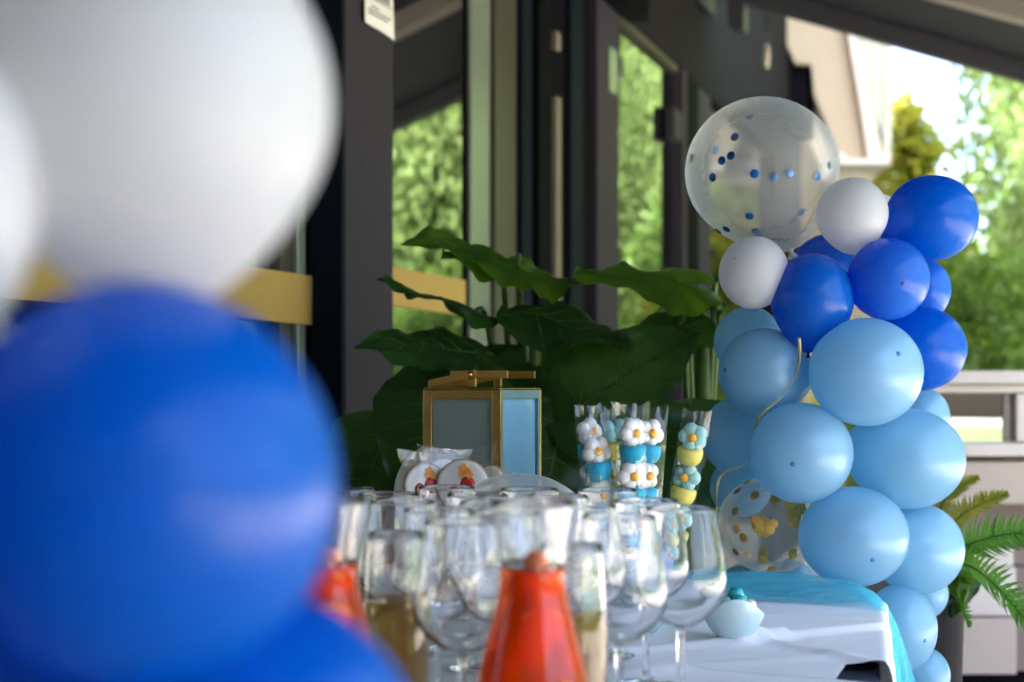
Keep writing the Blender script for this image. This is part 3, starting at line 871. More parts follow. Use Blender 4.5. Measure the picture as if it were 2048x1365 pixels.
for i in range(nB+1):
    p = -TW-.26 + (TW+.52)*i/nB
    far = a_split - .02 + .012*math.sin(p*9) + (-.045 if p > b_gap else 0)*min(1, max(0, (p-b_gap)/.2))
    row = []
    for j in range(91):
        q = -TL-.24 + (far + TL+.24)*j/90
        e = max(0, 1-(far-q)/.02)
        pt = fB(p, q); pt.z += .0045 - .0035*e
        row.append(pt)
    G.append(row)
cB = MB().grid(G).build('tablecloth', M['cloth'])
sm = cB.modifiers.new("thick", 'SOLIDIFY'); sm.thickness = .0012; sm.offset = 1
tag(cB, 'white tablecloth under the wine glasses at the near end', 'tablecloth')

# aqua tulle
keys = [((-.62,-.11,.006),(-.62,-.05,.030),(-.62,.03,-.04)),
        ((-.34,-.095,.006),(-.34,-.03,.034),(-.34,.045,-.06)),
        ((-.20,-.085,.006),(-.19,-.025,.040),(-.19,.045,-.05)),
        ((-.10,-.095,.006),(-.09,-.03,.034),(-.085,.045,-.05)),
        ((-.02,-.105,.010),(-.015,-.045,.020),(.01,.03,-.03)),
        ((.017,-.12,-.035),(.028,-.07,-.05),(.05,.0,-.10)),
        ((.020,-.13,-.17),(.045,-.08,-.20),(.08,-.02,-.24)),
        ((.026,-.14,-.42),(.07,-.08,-.45),(.11,-.03,-.50))]
for layer in range(2):
    KL = []
    for c in range(3):
        KL.append(catmull([Vector(k[c]) for k in keys], 14))
    G = []
    n = len(KL[0])
    for i in range(n):
        row = []
        for j in range(25):
            s = j/24
            v = KL[0][i]*(1-s)**2 + (KL[1][i]*2 - (KL[0][i]+KL[2][i])*.5)*2*s*(1-s)*.5*2*.5 + KL[2][i]*s**2 if False else None
            a, m_, e = KL[0][i], KL[1][i], KL[2][i]
            ctrl = m_*2 - (a+e)*.5
            v = a*(1-s)**2 + ctrl*2*s*(1-s) + e*s*s
            env = math.sin(math.pi*s)
            wob = mnoise.noise(Vector((i*.012+layer*5, s*34, 9)))*.0045*env + mnoise.noise(Vector((i*.035+layer*7, s*5, 1)))*.014*env + mnoise.noise(Vector((i*.02+layer*3, s*13, 5)))*.006*env
            fall = min(1, max(0, (i-n*.6)/(n*.1)))
            row.append(tab(v.x + wob*fall*1.2 - .006*layer*fall, v.y + wob*.4, TZ + v.z + .004 + wob*(1-fall) - .006*layer*env*(1-fall)))
        G.append(row)
    if layer == 0: tu = MB().grid(G)
    else: tu.grid(G)
tl_ = thing('tulle_drape', 'aqua blue tulle gathered along the far table edge', 'tulle', tab(-.1, -.05, TZ))
tu1 = MB(); half = len(tu.v)//2; tu1.v = tu.v[:half]; tu1.f = [f for f in tu.f if max(f) < half]
tu2 = MB(); tu2.v = tu.v[half:]; tu2.f = [tuple(i-half for i in f) for f in tu.f if min(f) >= half]
tu1.build('top_layer', M['tulle'], tl_); tu2.build('under_layer', M['tulle'], tl_)

# ------------------------------------------------------------------ wine glasses
def arcpts(f, n): return [f(i/n) for i in range(n+1)]
H = .2265; BH0 = .0865     # height, bottom of the bowl
def bowl_r(s):            # s 0 at the bowl's bottom .. 1 at the rim
    pts = [(0,.006),(.04,.018),(.10,.031),(.18,.042),(.28,.0500),(.36,.0525),(.46,.0522),(.60,.0495),(.75,.0455),(.88,.0420),(1,.0393)]
    for (a, ra), (b, rb_) in zip(pts, pts[1:]):
        if s <= b:
            t = (s-a)/(b-a); return ra + (rb_-ra)*t
    return pts[-1][1]
def smooth_prof(f, n):
    r = [f(i/n) for i in range(n+1)]
    for _ in range(2):
        r = [r[0]] + [(r[i-1]+2*r[i]+r[i+1])/4 for i in range(1, n)] + [r[-1]]
    return r
rr = smooth_prof(bowl_r, 40)
outer = [(rr[i], BH0 + (H-BH0)*i/40) for i in range(41)]
thk = .0011
inner = [(max(.0002, rr[i]-thk), BH0 + .004*(1-i/40) + (H-BH0)*i/40) for i in range(41)]
bowlprof = [(.0001, BH0-.0005), (.0045, BH0-.0005)] + outer[1:] + [(rr[40]-thk*.5, H+.0006)] + inner[::-1][0:40] + [(.0001, BH0+.0048)]
bowl_me = None
def glass_meshes():
    b = MB().lathe(bowlprof, 56).mesh('bowl', M['glass'])
    st = [(.0001, .0065), (.0085,.0068),(.0055,.012),(.0043,.022),(.0039,.05),(.0042,.078),(.0048,.088),(.0056,.0932),(.0001,.0932)]
    st = [(a, b if b < .02 else .02 + (b-.02)*(BH0-.0208)/(.0732)) for a, b in st]
    s = MB().lathe(st, 24).mesh('stem', M['glass'])
    f = MB().lathe([(.0001,.0004),(.036,.0004),(.0375,.0012),(.037,.0022),(.025,.0035),(.012,.0052),(.0086,.0062),(.0001,.0062)], 40).mesh('foot', M['glass'])
    for me in (b, s, f):
        bm = bmesh.new(); bm.from_mesh(me); bmesh.ops.remove_doubles(bm, verts=bm.verts, dist=1e-6)
        bmesh.ops.recalc_face_normals(bm, faces=bm.faces); bm.to_mesh(me); bm.free()
    return b, s, f
GM = glass_meshes()
def cloth_z(x, y):
    return TZ + .0095
wg = [(925,1930,'wine glass just left of the middle punch carafe, nearest the camera'),
      (877,1755,'wine glass directly behind the left tall tumbler of pale wine'),
      (1238,1850,'wine glass right of the right tumbler, in front of its neighbours'),
      (1361,1735,'rightmost wine glass, nearest the candy dish'),
      (805,1640,'wine glass above the left tumbler, in the second row'),
      (985,1650,'wine glass between the cookies and the middle carafe, second row'),
      (1115,1560,'wine glass behind the rim of the middle punch carafe, to its right'),
      (1293,1625,'wine glass between the two foremost glasses on the right, behind them'),
      (777,1530,'leftmost wine glass of the back row, below the left cookie'),
      (893,1430,'back row wine glass right under the front cookie'),
      (1058,1460,'back row wine glass in front of the gold dotted balloon'),
      (1215,1470,'back row wine glass right below the marshmallow skewers'),
      (690,1450,'wine glass half behind the blurred blue balloon, left of the others'),
      (955,1540,'wine glass in front of the left side of the gold dotted balloon'),
      (1010,1800,'wine glass directly behind the middle punch carafe'),
      (1165,1700,'wine glass directly behind the right tumbler of pale wine')]
for (px, P, lab) in wg:
    d = K/P; x = (px-1024)/P
    o = thing('wine_glass', 'empty ' + lab, 'wine glass', (x, d, cloth_z(x, d)), 'wine glasses on the table')
    for nm, me in zip(('bowl','stem','foot'), GM):
        c = bpy.data.objects.new(nm, me); COL.objects.link(c); c.parent = o

# ------------------------------------------------------------------ punch carafes and tumblers of wine
def carafe(px, P, label, seed):
    d = K/P; x = (px-1024)/P
    o = thing('punch_carafe', label, 'carafe', (x, d, cloth_z(x, d)), 'carafes of red punch')
    ks = [(0,.047),(.01,.056),(.03,.0605),(.06,.0585),(.10,.0505),(.14,.0405),(.17,.0325),(.19,.0295),(.21,.030),(.235,.034),(.262,.0385)]
    def R(z):
        for (a, ra), (b, rb_) in zip(ks, ks[1:]):
            if z <= b: t = (z-a)/(b-a); t = t*t*(3-2*t) if False else t; return ra+(rb_-ra)*t
        return ks[-1][1]
    n = 44; h = .262
    rs = [R(h*i/n) for i in range(n+1)]
    for _ in range(3): rs = [rs[0]]+[(rs[i-1]+2*rs[i]+rs[i+1])/4 for i in range(1,n)]+[rs[-1]]
    zs = [h*i/n for i in range(n+1)]
    w = .0022
    lv = int(n*.205/h)
    pr = [(rs[i], zs[i]+.0005) for i in range(lv, n+1)] + [(rs[n]-w*.5, h+.0012)] + [(rs[i]-w, zs[i]) for i in range(n, lv-1, -1)]
    MB().lathe(pr, 48, lambda a,b,c: (x+a, d+b, cloth_z(x,d)+c), True).build('carafe_neck', M['glass'], o)
    MB().lathe([(.0001,.0004)] + [(rs[i], zs[i]+.0005) for i in range(0, 3)] + [(.0001, zs[2]+.0005)], 48, lambda a,b,c: (x+a, d+b, cloth_z(x,d)+c)).build('carafe_base', M['glass'], o)
    lq = [(.0001, zs[2]+.0006)] + [(rs[i]-.0001, zs[i]+.0004) for i in range(2, lv+1)] + [(.0001, zs[lv]+.0004)]
    MB().lathe(lq, 40, lambda a,b,c: (x+a, d+b, cloth_z(x,d)+c)).build('punch', M['punch'], o)
    rnd = random.Random(seed); z0 = cloth_z(x, d)
    MB().lathe([(.0001,-.012),(.008,-.011),(.0125,-.004),(.0125,.003),(.009,.010),(.004,.0135),(.0001,.014)], 16, lambda a,b,c_: (x+.003+a, d-.006+b*.9, z0+zs[lv]+.002+c_)).build('strawberry', M['orange_slice'], o)
    spots = [(-.42,.185,'o'),(.55,.19,'o'),(-.3,.135,'o'),(.25,.15,'o'),(-.55,.07,'b'),(.1,.10,'b'),(-.05,.175,'b'),(.5,.085,'o'),(-.2,.045,'o'),(.4,.045,'b'),(.9,.12,'b'),(-.9,.11,'o'),(-.7,.16,'b')]
    for (an, z, kd) in spots:
        an = an - math.pi/2; rad = max(0, R(z) - (.0052 if kd == 'o' else .0125))
        c = Vector((x + math.cos(an)*rad, d + math.sin(an)*rad, z0 + z))
        out_ = Vector((math.cos(an), math.sin(an), rnd.uniform(-.3,.3))).normalized()
        q = out_.to_track_quat('Z','Y').to_matrix()
        if kd == 'o':
            rd = .022 if z < .16 else .017
            MB().lathe([(.0001,-.002),(rd*.9,-.002),(rd,0),(rd*.9,.002),(.0001,.002)], 20, lambda a,b,c_: c + q @ Vector((a,b,c_ - (a*a+b*b)/(2*max(.02, R(z)))))).build('orange_slice', M['orange_slice'], o)
        else:
            q2 = Vector((rnd.uniform(-.5,.5), rnd.uniform(-.3,.3), -1)).to_track_quat('Z','Y').to_matrix()
            MB().lathe([(.0001,-.011),(.006,-.011),(.0095,-.006),(.0098,-.001),(.007,.008),(.003,.015),(.0001,.017)], 14, lambda a,b,c_: c + q2 @ Vector((a,b,c_))).build('strawberry', M['berry'], o)
    return o
carafe(1065, 2200, 'glass carafe of red fruit punch in the middle of the photo', 1)
carafe(652, 2150, 'glass carafe of red fruit punch half hidden by the blue balloon', 2)

def tumbler(px, P, label):
    d = K/P; x = (px-1024)/P; z0 = cloth_z(x, d)
    o = thing('wine_tumbler', label, 'tumbler', (x, d, z0), 'tall tumblers of pale wine')
    h = .2076
    n = 24
    def R(z): return .0335 + .0018*math.sin(math.pi*min(1, z/.16)) - .0030*max(0,(z-.13)/.0776)
    zs = [h*i/n for i in range(n+1)]; w = .0011
    pr = [(.0001,.0004)] + [(R(z), z+.0004) for z in zs] + [(R(h)-w*.5, h+.001)] + [(R(z)-w, z) for z in zs[::-1] if z > .137] + [(.0001, .1365)]
    fn = lambda a,b,c: (x+a, d+b, z0+c)
    MB().lathe(pr, 44, fn).build('tumbler_glass', M['glass'], o)
    lz = [z for z in zs if .0125 < z < .137]
    MB().lathe([(.0001,.0128)] + [(R(z)-.0022, z) for z in lz] + [(.0001, lz[-1]+.0003)], 40, fn).build('wine', M['wine'], o)
tumbler(793, 1850, 'tall tumbler of pale wine beside the blurred blue balloon')
tumbler(1145, 2000, 'tall tumbler of pale wine just right of the middle carafe')

# ------------------------------------------------------------------ confetti balloon lying on the table
to, tcn, trr = balloon(1037, 1122, 176, 176, 2.155, M['clear_latex'], M['tip_white'], 'pale balloon with gold dots resting on the table before the lantern', (.5,.3,.8), None, 'confetti_balloon', 56)
for i, (x, y) in enumerate([(962,992),(998,990),(1118,988),(965,1300),(952,1318),(950,1175),(905,1185),(1000,1060),(1060,1040),(1110,1110),(1020,1210),(1090,1240),(930,1080),(1150,1050),(900,1120),(985,1140),(1170,1150)]):
    dot(to, sphere_hit(x, y, tcn, trr), tcn, .0095, M['dot_gold'], i, 1.004)
for i, (x, y) in enumerate([(978,964),(970,967)]): dot(to, sphere_hit(x, y, tcn, trr*.98, True), tcn, .0095, M['tan_strip'], i+30)

# ------------------------------------------------------------------ lantern
LW, LH = .150, .365
lc = at(966, 775, 2.44); lc.z = TZ + .006
ang = -math.radians(28)
def lan(x, y, z):
    return Vector((lc.x + x*math.cos(ang) - y*math.sin(ang), lc.y + x*math.sin(ang) + y*math.cos(ang), lc.z + z))
LN = thing('gold_lantern', 'gold framed glass lantern with a folded handle', 'lantern', lc)
hw = LW/2; bw = .017
for (sx, sy) in ((-1,-1),(1,-1),(1,1),(-1,1)):
    x0 = sx*hw; y0 = sy*hw
    MB().box(min(x0, x0-sx*bw), max(x0, x0-sx*bw), min(y0, y0-sy*.006), max(y0, y0-sy*.006), 0, LH, lan).build('post', M['brass'], LN, smooth=False, bevel=.0012)
    MB().box(min(x0-sx*.0005, x0-sx*.006), max(x0-sx*.0005, x0-sx*.006), min(y0-sy*.0062, y0-sy*.011), max(y0-sy*.0062, y0-sy*.011), 0, LH-.0002, lan).build('post', M['teal_reflection_brass'], LN, smooth=False, bevel=.0008)
for zz in (.0, LH-.016):
    for sy in (-1, 1):
        MB().box(-hw+bw+.0002, hw-bw-.0002, sy*hw if sy < 0 else hw-.0055, -hw+.0055 if sy < 0 else hw, zz+.0003, zz+.0157, lan).build('rail', M['brass'], LN, smooth=False, bevel=.001)
        MB().box(sy*hw if sy < 0 else hw-.0055, -hw+.0055 if sy < 0 else hw, -hw+.0112, hw-.0112, zz+.0003, zz+.0157, lan).build('rail', M['teal_reflection_brass'], LN, smooth=False, bevel=.001)
MB().box(-hw+.007, hw-.007, -hw+.0072, -hw+.0092, .002, LH-.004, lan).build('pane', M['pane_reflection'], LN, smooth=False)
MB().box(-hw+.007, hw-.007, hw-.0092, hw-.0072, .002, LH-.004, lan).build('pane', M['pane_reflection'], LN, smooth=False)
MB().box(-hw+.0072, -hw+.0092, -hw+.0095, hw-.0095, .002, LH-.004, lan).build('pane', M['pane_reflection'], LN, smooth=False)
MB().box(hw-.0092, hw-.0072, -hw+.0095, hw-.0095, .002, LH-.004, lan).build('pane', M['pane_reflection_blue'], LN, smooth=False)
MB().box(-hw+.001, hw-.001, -hw+.001, hw-.001, LH+.0004, LH+.003, lan).build('lid', M['brass'], LN, smooth=False, bevel=.001)
# handle: two uprights, a top bar, and a loop folded down to the left
hz = LH+.0045
for yy in (-.045, .045):
    MB().box(-.002, .012, yy-.003, yy+.003, hz, hz+.026, lan).build('handle_post', M['brass'], LN, smooth=False, bevel=.0008)
MB().box(-.035, .075, -.051, -.0482, hz+.0145, hz+.0275, lan).build('handle_bar', M['brass'], LN, smooth=False, bevel=.0006)
MB().box(-.035, .075, .0482, .051, hz+.0145, hz+.0275, lan).build('handle_bar', M['brass'], LN, smooth=False, bevel=.0006)
def tilt(x, y, z):
    a = math.radians(-13); xx = x*math.cos(a) + z*math.sin(a)*-1; zz = -x*math.sin(a)*-1 + z*math.cos(a)
    return lan(xx+.004, y, hz+.020+zz)
def tilt2(x, y, z):
    a = math.radians(11); return lan(.005 + x*math.cos(a), y, hz + .021 + x*math.sin(a) + z)
MB().box(-.080, .010, -.0545, -.0516, -.0065, .0065, tilt2).build('handle_arm', M['brass'], LN, smooth=False, bevel=.0006)
MB().box(-.080, .010, .0516, .0545, -.0065, .0065, tilt2).build('handle_arm', M['brass'], LN, smooth=False, bevel=.0006)
MB().box(-.0832, -.0803, -.0545, .0545, -.0065, .0065, tilt2).build('handle_grip', M['brass'], LN, smooth=False, bevel=.0006)
MB().lathe([(.0001,.0045),(.003,.004),(.0048,.0015),(.005,0),(.0001,0)], 16, lambda a,b,c: lan(.005+a, -.0547-c, hz+.021+b)).build('rivet', M['brass'], LN)

balloon(886, 985, 98, 100, 2.60, M['white_latex'], M['tip_white'], 'white balloon half hidden behind the gold lantern', (0,.5,1), None)

# ------------------------------------------------------------------ wrapped cookies in a white pot
pt = Vector((-.150, 2.30, TZ+.006))
pot = thing('white_pot', 'white pot holding the wrapped cookies behind the glasses', 'pot', pt)
MB().lathe([(.0001,.0),(.036,.0),(.046,.12),(.047,.122),(.0455,.122),(.0445,.118),(.035,.004),(.0001,.004)], 32, lambda a,b,c: pt+Vector((a,b,c))).build('pot_body', M['white_pot'], pot)

def wrapper(parent, fn, w, h, seed, bulge=.012, nx=9, nz=12, flare=.25):
    rnd = random.Random(seed)
    for side in (-1, 1):
        G = []
        for i in range(nz+1):
            v = i/nz; row = []
            for j in range(nx+1):
                u = j/nx*2-1
                thick = bulge*(1-abs(u)**2.5)*(1 - max(0, (v-.72)/.28)**1.3*.9)*(1 if v > .08 else v/.08)
                ww = w*.5*(1 + (flare*max(0,(v-.8)/.2) if True else 0))
                jx = rnd.uniform(-1,1)*.0008; jz = rnd.uniform(-1,1)*.0008
                top = (.007*abs(u)**2 + .002*math.sin(u*3+seed) if i == nz else 0)
                crm = mnoise.noise(Vector((u*2.6+seed, v*5.5, side*2.0+seed)))*.006*(.35+max(0,v-.55)*1.2)
                row.append(fn(u*ww + jx, side*thick*.5 + side*.0006 + crm*(1-abs(u)**6), h*v + jz + top))
            G.append(row)
        MB().grid(G).build('wrapper', M['film'], parent, smooth=True, fix=False)

def cookie(px, py, rpx, d, yaw, tilt_, label, seed, deco=True):
    c = at(px, py, d); r = rpx/(K/d)
    o = thing('wrapped_cookie', label, 'cookie', c, 'wrapped cookies in the pot')
    R3 = Matrix.Rotation(yaw, 3, 'Z') @ Matrix.Rotation(tilt_, 3, 'Y')
    def fn(x, y, z): return c + R3 @ Vector((x, y, z))
    def fl(a, b, z): return fn(a, -z, b)       # discs face the camera: lathe axis -> -y
    MB().lathe([(.0001,-.005),(r*.94,-.005),(r,-.003),(r,.002),(r*.96,.0035),(.0001,.0035)], 40, fl).build('biscuit', M['biscuit'], o)
    MB().lathe([(.0001,.0068),(r*.80,.0066),(r*.93,.0058),(r*.965,.0042),(r*.95,.0037),(.0001,.0037)], 40, fl).build('icing', M['icing'], o)
    if deco:
        for (a, b, rad) in ((-.30,-.22,.27),(.20,.02,.29)):
            MB().lathe([(.0001,.0095),(rad*r*.6,.0092),(rad*r,.0072),(.0001,.007)], 18, lambda x,y,z: fl(x*(.9+.1*math.sin(6*a)) + a*r, y*1.15 + b*r, z)).build('icing_cherry', M['icing_red'], o)
        for (a, b, s) in ((.10,.62,.16),(.26,.46,.15),(.02,.44,.12)):
            MB().box(-s*r, s*r, -s*r*1.2, s*r*1.2, .0071, .0086, lambda x,y,z: fl(a*r+x*.8-y*.5, b*r+x*.5+y*.8, z)).build('icing_leaf', M['icing_orange'], o, smooth=False, bevel=.001)
    # stick into the pot
    lo = pt + Vector((max(-.025, min(.025, (c.x-pt.x)*.3)), .01*math.sin(seed*3), .02))
    base = fn(0, .002, -r*.9)
    MB().tube([base, lo], .0022, 7).build('stick', M['stick'], o)
    wrapper(o, lambda x, y, z: fn(x, y, z - r*1.18), r*2.25, r*2.55, seed, .016, 9, 12, .22)
cookie(850, 970, 45, 2.245, .35, .06, 'wrapped round cookie with two red icing cherries, furthest left', 3)
cookie(926, 972, 54, 2.235, -.12, -.05, 'wrapped round cookie with icing cherries in front, partly behind the balloon', 5)
cookie(884, 962, 46, 2.30, .5, .10, 'wrapped cookie turned sideways between the two front cookies', 8, False)
cookie(985, 965, 34, 2.315, -.6, -.25, 'small wrapped pale cookie leaning right before the lantern', 11, False)

# ------------------------------------------------------------------ blue cups and marshmallow skewers
def cup(px, P, w, h, label):
    d = K/P; x = (px-1024)/P; z0 = TZ+.006
    o = thing('paper_cup', label, 'cup', (x, d, z0), 'blue cups holding the skewers')
    MB().lathe([(.0001,0),(w*.40,0),(w*.5,h),(w*.515,h+.001),(w*.515,h+.004),(w*.49,h+.004),(w*.39,.003),(.0001,.003)], 36, lambda a,b,c: (x+a, d+b, z0+c)).build('cup_body', M['cup_blue'], o)
    return Vector((x, d, z0))
cupA = cup(1243, 1250, .085, .092, 'periwinkle blue cup under the white and blue skewers')
cupB = cup(1322, 1192, .062, .092, 'periwinkle blue cup under the green and yellow skewer')

def flower_mesh(m, seed=0):
    b = bmesh.new(); rnd = random.Random(seed)
    def blob(c, s):
        r = bmesh.ops.create_icosphere(b, subdivisions=2, radius=1)
        for v in r['verts']: v.co = Vector((v.co.x*s[0]+c[0], v.co.y*s[1]+c[1], v.co.z*s[2]+c[2]))
    for k in range(5):
        a = math.pi/2 + k*2*math.pi/5
        a += rnd.uniform(-.1,.1); q = rnd.uniform(.90,1.10); r_ = rnd.uniform(.0112,.0132)
        blob((math.cos(a)*r_, rnd.uniform(-.0015,.0015), math.sin(a)*r_), (.0124*q,.0108,.0124*q))
    blob((0,0,0), (.012,.0098,.012))
    me = bpy.data.meshes.new('flower'); b.to_mesh(me); b.free(); me.materials.append(m)
    me.polygons.foreach_set('use_smooth', [True]*len(me.polygons))
    return me
FL = {k: [flower_mesh(M[k], i) for i in range(4)] for k in ('marsh_white','marsh_teal')}
BT = MB().lathe([(.0001,.006),(.004,.0055),(.0068,.0034),(.0075,0),(.0001,-.001)], 18, lambda a,b,c: (a, -.0094-c, b)).mesh('button', M['marsh_orange'])
def band_mesh(m):
    return MB().lathe([(.0001,.0145),(.0185,.0145),(.0208,.013),(.0215,.008),(.0208,.0),(.0185,-.007),(.014,-.0122),(.008,-.0145),(.0001,-.015)], 28).mesh('band', m)
BD = {k: band_mesh(M[k]) for k in ('marsh_blue','marsh_yellow')}

def skewer(top, bot, d_top, cupv, cols, yaw, label, seed, offx, w=.050, n=7):
    """top, bot: photo pixels of the top and of a lower point on the stack"""
    A = at(top[0], top[1], d_top); Bp = at(bot[0], bot[1], d_top)
    ax = (A - Bp).normalized()
    foot = Vector((cupv.x+offx[0], cupv.y+offx[1], cupv.z+.006))
    ax = (A - foot).normalized() if cupv is not None else ax
    o = thing('marshmallow_skewer', label, 'skewer', foot, 'wrapped marshmallow skewers')
    side = Vector((math.cos(yaw), math.sin(yaw), 0)); side = (side - ax*side.dot(ax)).normalized()
    fw = ax.cross(side).normalized()          # points away from the camera
    def fn(x, y, z): return A + side*x + fw*y + ax*z
    Rm = Matrix((side, fw, ax)).transposed().to_4x4()
    L_ = (A-foot).length
    MB().tube([A-ax*.008, foot], .0016, 6).build('stick', M['stick'], o)
    z = -.004; rnd = random.Random(seed)
    for k in range(n):
        fl = (k % 2 == 0)
        if fl: z -= .020
        else: z -= .0150
        me = FL[cols[0]][(k//2+seed) % 4] if fl else BD[cols[1]]
        c = bpy.data.objects.new('flower' if fl else 'band', me); COL.objects.link(c); c.parent = o
        pos = fn(rnd.uniform(-.001,.001), 0, z) - foot
        rz = Matrix.Rotation(rnd.uniform(-.7,.7) if fl else rnd.uniform(-3,3), 4, 'Z') @ Matrix.Rotation(rnd.uniform(-.6,.6) if fl else rnd.uniform(-.12,.12), 4, 'Y')
        c.matrix_local = Matrix.Translation(pos) @ Rm @ rz
        if fl:
            e = bpy.data.objects.new('button', BT); COL.objects.link(e); e.parent = c
        z -= .0185 if fl else .0145
        if -z > L_ - .035: break
    hh = min(L_-.02, .215)
    wrapper(o, lambda x, y, zz: fn(x, y, zz - hh + .018), w*.94, hh, seed, .034, 10, 18, .0)
    return o
W_, BL, TE, YE = 'marsh_white', 'marsh_blue', 'marsh_teal', 'marsh_yellow'
skewer((1176,836),(1178,1000),2.315,cupA,(W_,BL),.5,'white and blue marshmallow skewer at the back left of the cup',21,(-.026,.012),.052)
skewer((1190,872),(1198,1000),2.255,cupA,(W_,BL),.75,'short white and blue marshmallow skewer in front, furthest left',22,(-.018,-.016),.048)
skewer((1216,838),(1218,1000),2.345,cupA,(TE,YE),.9,'pale green and yellow skewer half hidden behind the left pair',23,(-.004,.024),.046)
skewer((1265,836),(1274,1000),2.235,cupA,(W_,BL),.12,'white and blue marshmallow skewer in the middle, facing the viewer',24,(.012,-.020),.058)
skewer((1301,838),(1304,1000),2.29,cupA,(W_,BL),-.1,'white and blue marshmallow skewer just behind the middle one, to its right',25,(.026,.008),.058)
skewer((1247,832),(1252,1000),2.35,cupA,(TE,YE),.2,'pale green skewer top showing behind the middle skewers',27,(.006,.030),.046)
skewer((1391,846),(1362,1000),2.33,cupB,(TE,YE),.1,'pale green and yellow skewer leaning right, on its own',26,(.004,0),.052)

# ------------------------------------------------------------------ candy dishes
def dish(px, P, label, candies=True):
    d = K/P; x = (px-1024)/P; z0 = TZ + .0075
    o = thing('candy_dish', label, 'dish', (x, d, z0), 'pale blue candy dishes')
    n = 40; prof = [(0.0,.0),(.016,.0),(.021,.001),(.0285,.008),(.0345,.017),(.0390,.026),(.0420,.034),(.0437,.041)]
    def wv(a, t): return 1 + .02*t*math.cos(2*a)
    def mk(off):
        G = []
        for (r, z) in prof:
            z *= 1.22
            row = []
            for k in range(n+1):
                a = 2*math.pi*k/n; t = max(0, (z-.008)/.032)
                lift = .010*t*math.cos(2*(a-math.pi/2))
                r2 = max(.0003, r - off)
                row.append(Vector((x + r2*math.cos(a)*wv(a,t), d + r2*math.sin(a)*(1-.15*t), z0 + z + lift + off*(1 if z < .004 else 0))))
            G.append(row)
        return G
    b = MB(); g1 = mk(0); g2 = mk(.0022); b.grid(g1); b.grid(g2); b.grid([g1[-1], g2[-1]])
    b.build('bowl', M['dish'], o)
    if candies:
        rnd = random.Random(4); cm = ['candy_teal','candy_mint','candy_teal','candy_cream','candy_mint','candy_teal']
        sp = [(-.012,-.006,.040),(-.002,.012,.043),(.006,-.010,.043),(.023,-.004,.036),(.017,-.012,.031),(-.020,.006,.036),(.004,.002,.052),(.012,.014,.041),(-.008,-.016,.034)]
        labs = ['mint green candy ball at the left of the dish','mint candy ball at the back of the dish','glossy teal candy ball at the front of the dish','cream white candy ball at the right of the dish','small mint candy ball below the cream one','teal candy ball at the far left of the dish','teal candy ball on top of the heap','teal candy ball behind the cream one','mint candy ball low at the front of the dish']
        ms = ['candy_mint','candy_mint','candy_teal','candy_cream','candy_mint','candy_teal','candy_teal','candy_teal','candy_mint']
        for (a, b_, c), l, m in zip(sp, labs, ms):
            rr_ = rnd.uniform(.0095,.0115)
            ob = MB().lathe([(max(.0001, math.sin(math.pi*i/14))*rr_, -math.cos(math.pi*i/14)*rr_*.94) for i in range(15)], 20, lambda p,q,r: (x+a+p, d+b_+q, z0+c+.0145+r)).build('candy_ball', M[m])
            tag(ob, l, 'candy', 'candy balls in the dish')
dish(1467, 1372, 'pale blue wavy dish of teal candies on the white cloth')
dish(1284, 1330, 'pale blue dish mostly hidden behind the wine glass stems', False)

# ------------------------------------------------------------------ elephant ear plants
def leaf(parent, base, tip, nrm, W, back=.42, droop=.0, fold=.12, seed=0, m='elephant', wavy=.012):
    Bp, Tp = at(*base), at(*tip)
    ax = (Tp-Bp); L_ = ax.length; ax.normalize()
    N_ = Vector(nrm); N_ = (N_ - ax*N_.dot(ax)).normalized()
    S_ = ax.cross(N_).normalized()
    nu, ns = 26, 16
    P = []
    for i in range(nu+1):
        u = -back + (1+back)*i/nu
        t = (u+back)/(1+back)
        w = (math.sin(math.pi*min(1, t**.62))**.85 if t < 1 else 0)
        w = max(0.0, w)*W*.5
        row = []
        for j in range(ns+1):
            s = j/ns*2-1
            notch = 0
            uu = u
            if u < 0: uu = u*(abs(s)**.55)          # heart-shaped notch at the stalk
            x = s*w
            quilt = .0045*math.cos((uu*L_*60 + abs(s)*3.2))*abs(s)**.5*(1-abs(s)*.2)
            wav = .0042*abs(s)**3*math.sin(u*27+seed*2+s) + wavy*abs(s)**2.5*math.sin(u*9+seed+ (2 if s > 0 else 0)) + mnoise.noise(Vector((u*3+seed, s*2, seed)))*.008
            rise = fold*abs(x) - .55*x*x/max(W,.01)
            z = rise + quilt*.7 + wav - droop*max(0, u)**2.2*L_ - .10*L_*(max(0,-u))**1.5
            row.append(Bp + ax*(uu*L_) + S_*x + N_*z)
        P.append(row)
    o = MB().grid(P).build('leaf', M[m], parent, fix=False)
    # midrib and side veins as raised ridges
    vb = MB()
    mid = [P[int(nu*back/(1+back))+k][ns//2] - N_*.0015 for k in range(0, nu-int(nu*back/(1+back))+1)]
    vb.tube(mid, [.0032*(1-.8*k/len(mid)) for k in range(len(mid))], 5)
    vb.build('midrib', M['petiole'], o)
    i0 = int(nu*back/(1+back))
    for k in range(-1, 5):
        for sg in (-1, 1):
            path = []
            for q in range(8):
                t = q/7
                fi = i0 + (k*.16*(nu-i0)) * (1 if k > 0 else 0) + t*(nu-i0)*(.24 if k >= 0 else -.34*(back*1.6))
                fi = min(max(fi, 0), nu-1); fj = ns/2 + sg*ns/2*t*.97
                a, f1 = int(fi), fi-int(fi); b2 = min(int(fj), ns-1); f2 = fj-b2
                path.append(P[a][b2].lerp(P[a+1][b2], f1).lerp(P[a][b2+1].lerp(P[a+1][b2+1], f1), f2))
            MB().tube(path, [.0013*(1-.75*q/7) for q in range(8)], 4).build('vein', M['vein'], o)
    return o

